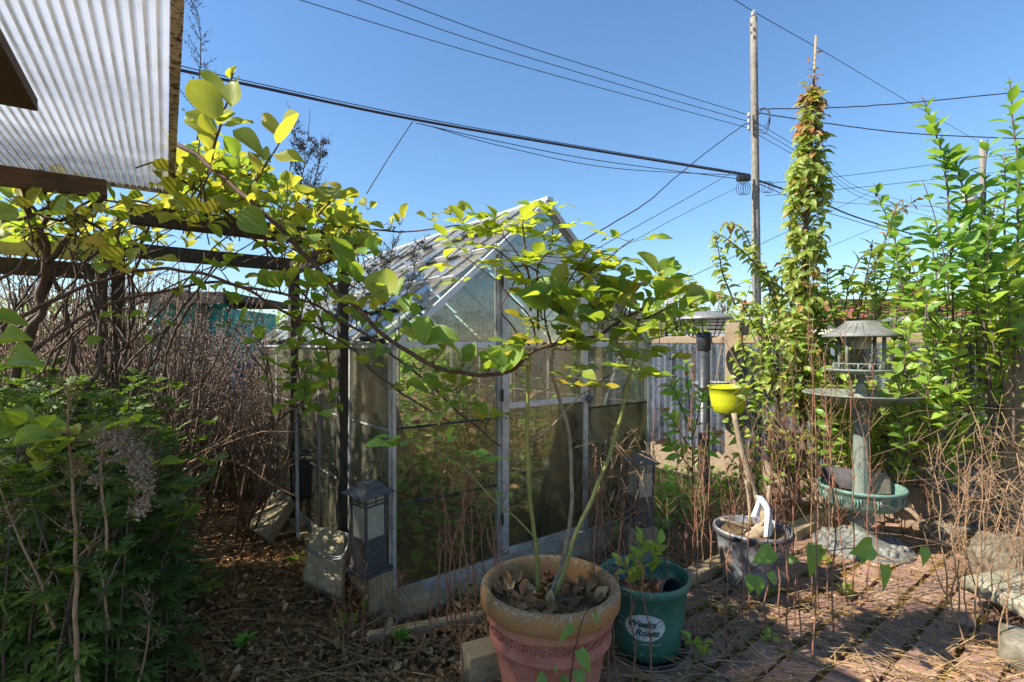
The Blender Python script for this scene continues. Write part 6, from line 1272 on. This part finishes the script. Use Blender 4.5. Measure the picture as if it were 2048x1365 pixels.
# dry shrub on the inside of the greenhouse, seen through the gable glass
mb = MB(); sb = MB()
for i in range(60):
    p = gpt(1.4 + R.gauss(0, .13), 1.2 + R.gauss(0, .2), .1); e = p + Vector((R.gauss(0, .22), R.gauss(0, .2), R.uniform(.9, 1.85))); mb.tube([p, p.lerp(e, .5) + Vector((R.gauss(0, .05), 0, 0)), e], .005, .001, n=4)
    for k in range(45): q = p.lerp(e, R.uniform(.35, 1)) + Vector((R.gauss(0, .06), R.gauss(0, .06), R.gauss(0, .05))); seedbit(sb, q, R.uniform(.006, .014))
ds = tag(mb.build('dead_shrub', M['dry']), 'dead brown shrub standing inside the greenhouse', 'shrub'); stuff(sb.build('seed_heads', M['seed'], ds))

def seed_plume(label, pts, nb_, spread, mat, r0=.006, dens=26, bit=.007, name='seed_plume', cat='plant', up=.35):
    m_ = MB(); s_ = MB(); p = jit(smooth(pts, 8), .01); m_.tube(p, r0, .0015, n=5); n_ = len(p)
    for k in range(nb_):
        f = R.uniform(.2, 1.); b = p[min(int(f * (n_ - 1)), n_ - 1)]; a = R.random() * 6.28; L = spread * R.uniform(.4, 1.) * (1.15 - f * .7); e = b + Vector((math.cos(a) * L, math.sin(a) * L, L * R.uniform(up, up + .9))); mid = b.lerp(e, .5) - Z * .02 * L; m_.tube([b, mid, e], .0022, .0008, n=4)
        for j in range(dens): q = b.lerp(e, R.uniform(.25, 1.03)) + Vector((R.gauss(0, .008), R.gauss(0, .008), R.gauss(0, .008))); seedbit(s_, q, bit * R.uniform(.5, 1.2))
        for j in range(3): q = b.lerp(e, R.uniform(.4, .9)); m_.tube([q, q + Vector((R.gauss(0, .03), R.gauss(0, .03), R.uniform(.02, .06)))], .0011, .0004, n=3)
    t_ = thing(name, label, cat, p[0]); m_.build('stem', M['dry'] if mat != 'seed_dark' else M['seed_dark'], t_); stuff(s_.build('seed_heads', M[mat], t_)); return t_
seed_plume('tall bare dark seed stalk against the sky beside the patio roof edge', [at(392, 330, 3.6), at(396, 250, 3.6), at(398, 150, 3.6), at(400, 60, 3.6), at(388, -5, 3.6)], 34, .17, 'seed_dark', .007, 12, .008)
seed_plume('dark drooping seed plume above the vine left of the greenhouse', [at(585, 470, 3.4), at(600, 380, 3.4), at(612, 300, 3.4), at(622, 215, 3.4)], 30, .18, 'seed_dark', .006, 30, .009)
seed_plume('second dark seed plume leaning right above the vine', [at(600, 460, 3.4), at(622, 380, 3.4), at(640, 320, 3.4), at(642, 275, 3.4)], 26, .15, 'seed_dark', .006, 34, .009)
seed_plume('thin dark seed spike rising above the vine top', [at(570, 430, 3.5), at(580, 330, 3.5), at(590, 262, 3.5), at(574, 200, 3.5)], 12, .09, 'seed_dark', .005, 24, .008)
for i, (x, y0, y1, lx) in enumerate(((790, 660, 450, 40), (740, 690, 540, 60), (840, 600, 480, 30), (700, 660, 560, 20), (640, 640, 500, -20), (760, 640, 500, -10))):
    s_ = np.interp(x, [640, 840], [2.7, 1.2]); Y_ = 3.3 + .1 * (i % 3) if x < 720 else 3.5
    seed_plume(('dry twiggy seed plume against the left roof slope nearest the gable', 'dry seed plume low against the roof eave', 'dry seed plume high against the roof slope near the gable', 'dry seed plume just right of the pergola post', 'dry seed plume left of the pergola post', 'dry seed plume in the middle of the roof slope')[i], [at(x - lx, y0, 3.05), at(x - lx * .4, (y0 + y1) / 2, 3.1), at(x, y1, 3.15)], 22, .13, 'seed_dark', .004, 16, .007)
seed_plume('grey fluffy spent flower plume arching over the mugwort', [at(215, 1100, 1.5), at(200, 960, 1.5), at(215, 880, 1.48), at(255, 895, 1.46), at(285, 950, 1.45), at(285, 1040, 1.45)], 60, .05, 'seed_grey', .004, 26, .007, 'spent_plume', 'plant', -.4)
# brown stalks in the mugwort
for i, (l, lab) in enumerate((([(155, 1400, 1.5), (152, 1200, 1.5), (150, 1050, 1.5), (142, 930, 1.5), (136, 850, 1.5), (130, 770, 1.5)], 'thick orange brown dry stalk standing in the mugwort'), ([(110, 1260, 1.5), (60, 1130, 1.5), (15, 1010, 1.5), (-20, 940, 1.5)], 'dry stalk leaning left across the mugwort'), ([(215, 1260, 1.6), (195, 1130, 1.6), (140, 1020, 1.6), (70, 930, 1.6)], 'thin dry stalk arching left behind the thick one'), ([(270, 1395, 1.7), (300, 1260, 1.75), (285, 1190, 1.75)], 'dry stalk at the foot of the mugwort clump'))):
    t_ = seed_plume(lab, [at(*q) for q in l], 20, .07, 'seed_grey' if i else 'dry', .0075 if i == 0 else .005, 5, .006, 'dry_weed_stalk', 'stalk')
# roots and thin twigs on the path and twigs arching across the brush
mb = MB()
for l in ([(330, 1000, 2.6), (400, 930, 3.0), (470, 925, 3.2), (540, 965, 3.2), (600, 1000, 3.2)], [(300, 960, 2.8), (450, 880, 3.2), (560, 820, 3.6), (640, 740, 3.8)], [(350, 940, 3.), (500, 870, 3.3), (620, 860, 3.4), (690, 830, 3.4)], [(330, 920, 3.2), (430, 820, 3.4), (520, 730, 3.6), (570, 680, 3.7)], [(300, 900, 3.2), (420, 790, 3.4), (500, 710, 3.6), (560, 670, 3.7)], [(340, 930, 3.2), (440, 830, 3.4), (530, 745, 3.6), (590, 700, 3.7)], [(280, 870, 3.3), (390, 770, 3.5), (470, 690, 3.7)], [(360, 960, 3.2), (480, 840, 3.4), (560, 770, 3.6), (620, 740, 3.7)]):
    mb.tube(jit(sm_px(l, 6), .02, l[0][0]), .005, .0025, n=5)
stuff(mb.build('arching_twigs', M['dry']))

# ------------------------------------------------------------------ far greenery
R = random.Random(101)
def far_bush(name, label, px, pyb, pyt, Y, wpx, n_, mat, size, cat='bush', seed=1):
    p = at(px, pyb, Y); b = Plant(name, label, cat, Vector((p.x, Y, 0)), None, seed); hz = at(px, pyt, Y).z; rx = wpx / F * Y / 2
    for k in range(7):
        a = R.uniform(-1, 1); b.stem([Vector((p.x + a * rx * .3, Y, 0)), Vector((p.x + a * rx * .6, Y + R.uniform(-.3, .3), hz * .55)), Vector((p.x + a * rx * .85, Y + R.uniform(-.4, .4), hz * .9))], .03, .006, 'branch', 'twig', 5)
    for k in range(n_):
        a = R.random() * 6.28; r_ = math.sqrt(R.random()); z = R.uniform(.1, 1.); rr = rx * r_ * math.sqrt(max(.05, 1 - (z - .45) ** 2 * 2.4)); q = Vector((p.x + rr * math.cos(a), Y + rr * .7 * math.sin(a), hz * z * (1 + .12 * mnoise.noise(Vector((a, z * 3, seed)))))); e = R.uniform(-.3, .8); d = Vector((math.cos(a) * math.cos(e), math.sin(a) * math.cos(e), math.sin(e))); b.leaf('privet' if R.random() < .5 else 'cherry', q, d, Vector((R.gauss(0, .5), R.gauss(0, .5), 1)), size * R.uniform(.7, 1.3), mat)
    b.finish(60); return b
far_bush('hedge_bush', 'yellow green bush behind the wall left of the dish roof feeder', 1350, 700, 565, 6.6, 130, 1100, 'hedge', .11, seed=1)
far_bush('hedge_bush', 'green bush behind the wall at the centre right', 1520, 700, 600, 6.8, 150, 1000, 'hedge', .11, seed=2)
far_bush('hedge_bush', 'pale green hedge behind the bird bath roof', 1800, 720, 645, 6.4, 240, 1300, 'hedge', .11, seed=3)
far_bush('hedge_bush', 'green hedge at the right edge below the red roof', 1990, 720, 640, 6.2, 200, 1200, 'hedge', .11, seed=4)
far_bush('hedge_bush', 'green bush beyond the back of the greenhouse', 900, 720, 640, 8.5, 260, 1200, 'shrub', .13, seed=5)
far_bush('hedge_bush', 'dark green bush behind the dry brush on the far left', 120, 720, 600, 8.0, 420, 1600, 'shrub', .13, seed=6)
far_bush('hedge_bush', 'dark green bush between shed and greenhouse', 560, 720, 628, 8.2, 260, 1200, 'shrub', .13, seed=7)
def bare_tree(label, px, pyt, Y, seed, wpx):
    r = random.Random(seed); p = at(px, 690, Y); t_ = thing('bare_tree', label, 'tree', Vector((p.x, Y, 0))); top = at(px, pyt, Y).z; MB().tube([Vector((p.x, Y, 0)), Vector((p.x, Y, top * .6))], .12, .06, n=7).build('trunk', M['twig'], t_); m_ = MB(); w_ = wpx / F * Y
    def grow(b, d, L, rd, k):
        e = b + d * L; m_.tube([b, b.lerp(e, .5) + Vector((r.gauss(0, .05), r.gauss(0, .05), 0)) * L, e], rd, rd * .6, n=4)
        if k: 
            for j in range(r.choice((2, 3))): grow(b.lerp(e, r.uniform(.5, 1)), (d + Vector((r.gauss(0, .45), r.gauss(0, .45), r.gauss(.1, .3)))).normalized(), L * r.uniform(.6, .85), rd * .6, k - 1)
    for j in range(7): grow(Vector((p.x, Y, top * r.uniform(.35, .6))), Vector((r.gauss(0, .5), r.gauss(0, .5), 1)).normalized(), top * .16, .03, 4)
    m_.build('crown', M['twig'], t_)
bare_tree('bare leafless tree on the skyline right of the greenhouse', 1385, 545, 16, 1, 100)
bare_tree('bare leafless tree on the skyline behind the wall', 1440, 580, 18, 2, 100)
bare_tree('bare leafless tree far behind the tall shrub', 1850, 560, 22, 3, 120)
# treeline far behind as one mass
lst = []
for i in range(5000):
    x = R.uniform(-46, 50); hh = 2.0 + 1.0 * mnoise.noise(Vector((x * .3, 0, 0))) + .7 * mnoise.noise(Vector((x * .9, 4, 0))); q = Vector((x, R.uniform(26, 30), R.uniform(0, max(hh, .8)))); a = R.random() * 6.28; lst.append((('rose', R.randrange(6)), leaf_matrix(q, (math.cos(a), math.sin(a), R.uniform(-.5, .9)), Vector((R.gauss(0, .6), R.gauss(0, .6) - .3, 1)), R.uniform(.4, .8)), .5))
merged_leaves('treeline', lst, 'shrub')
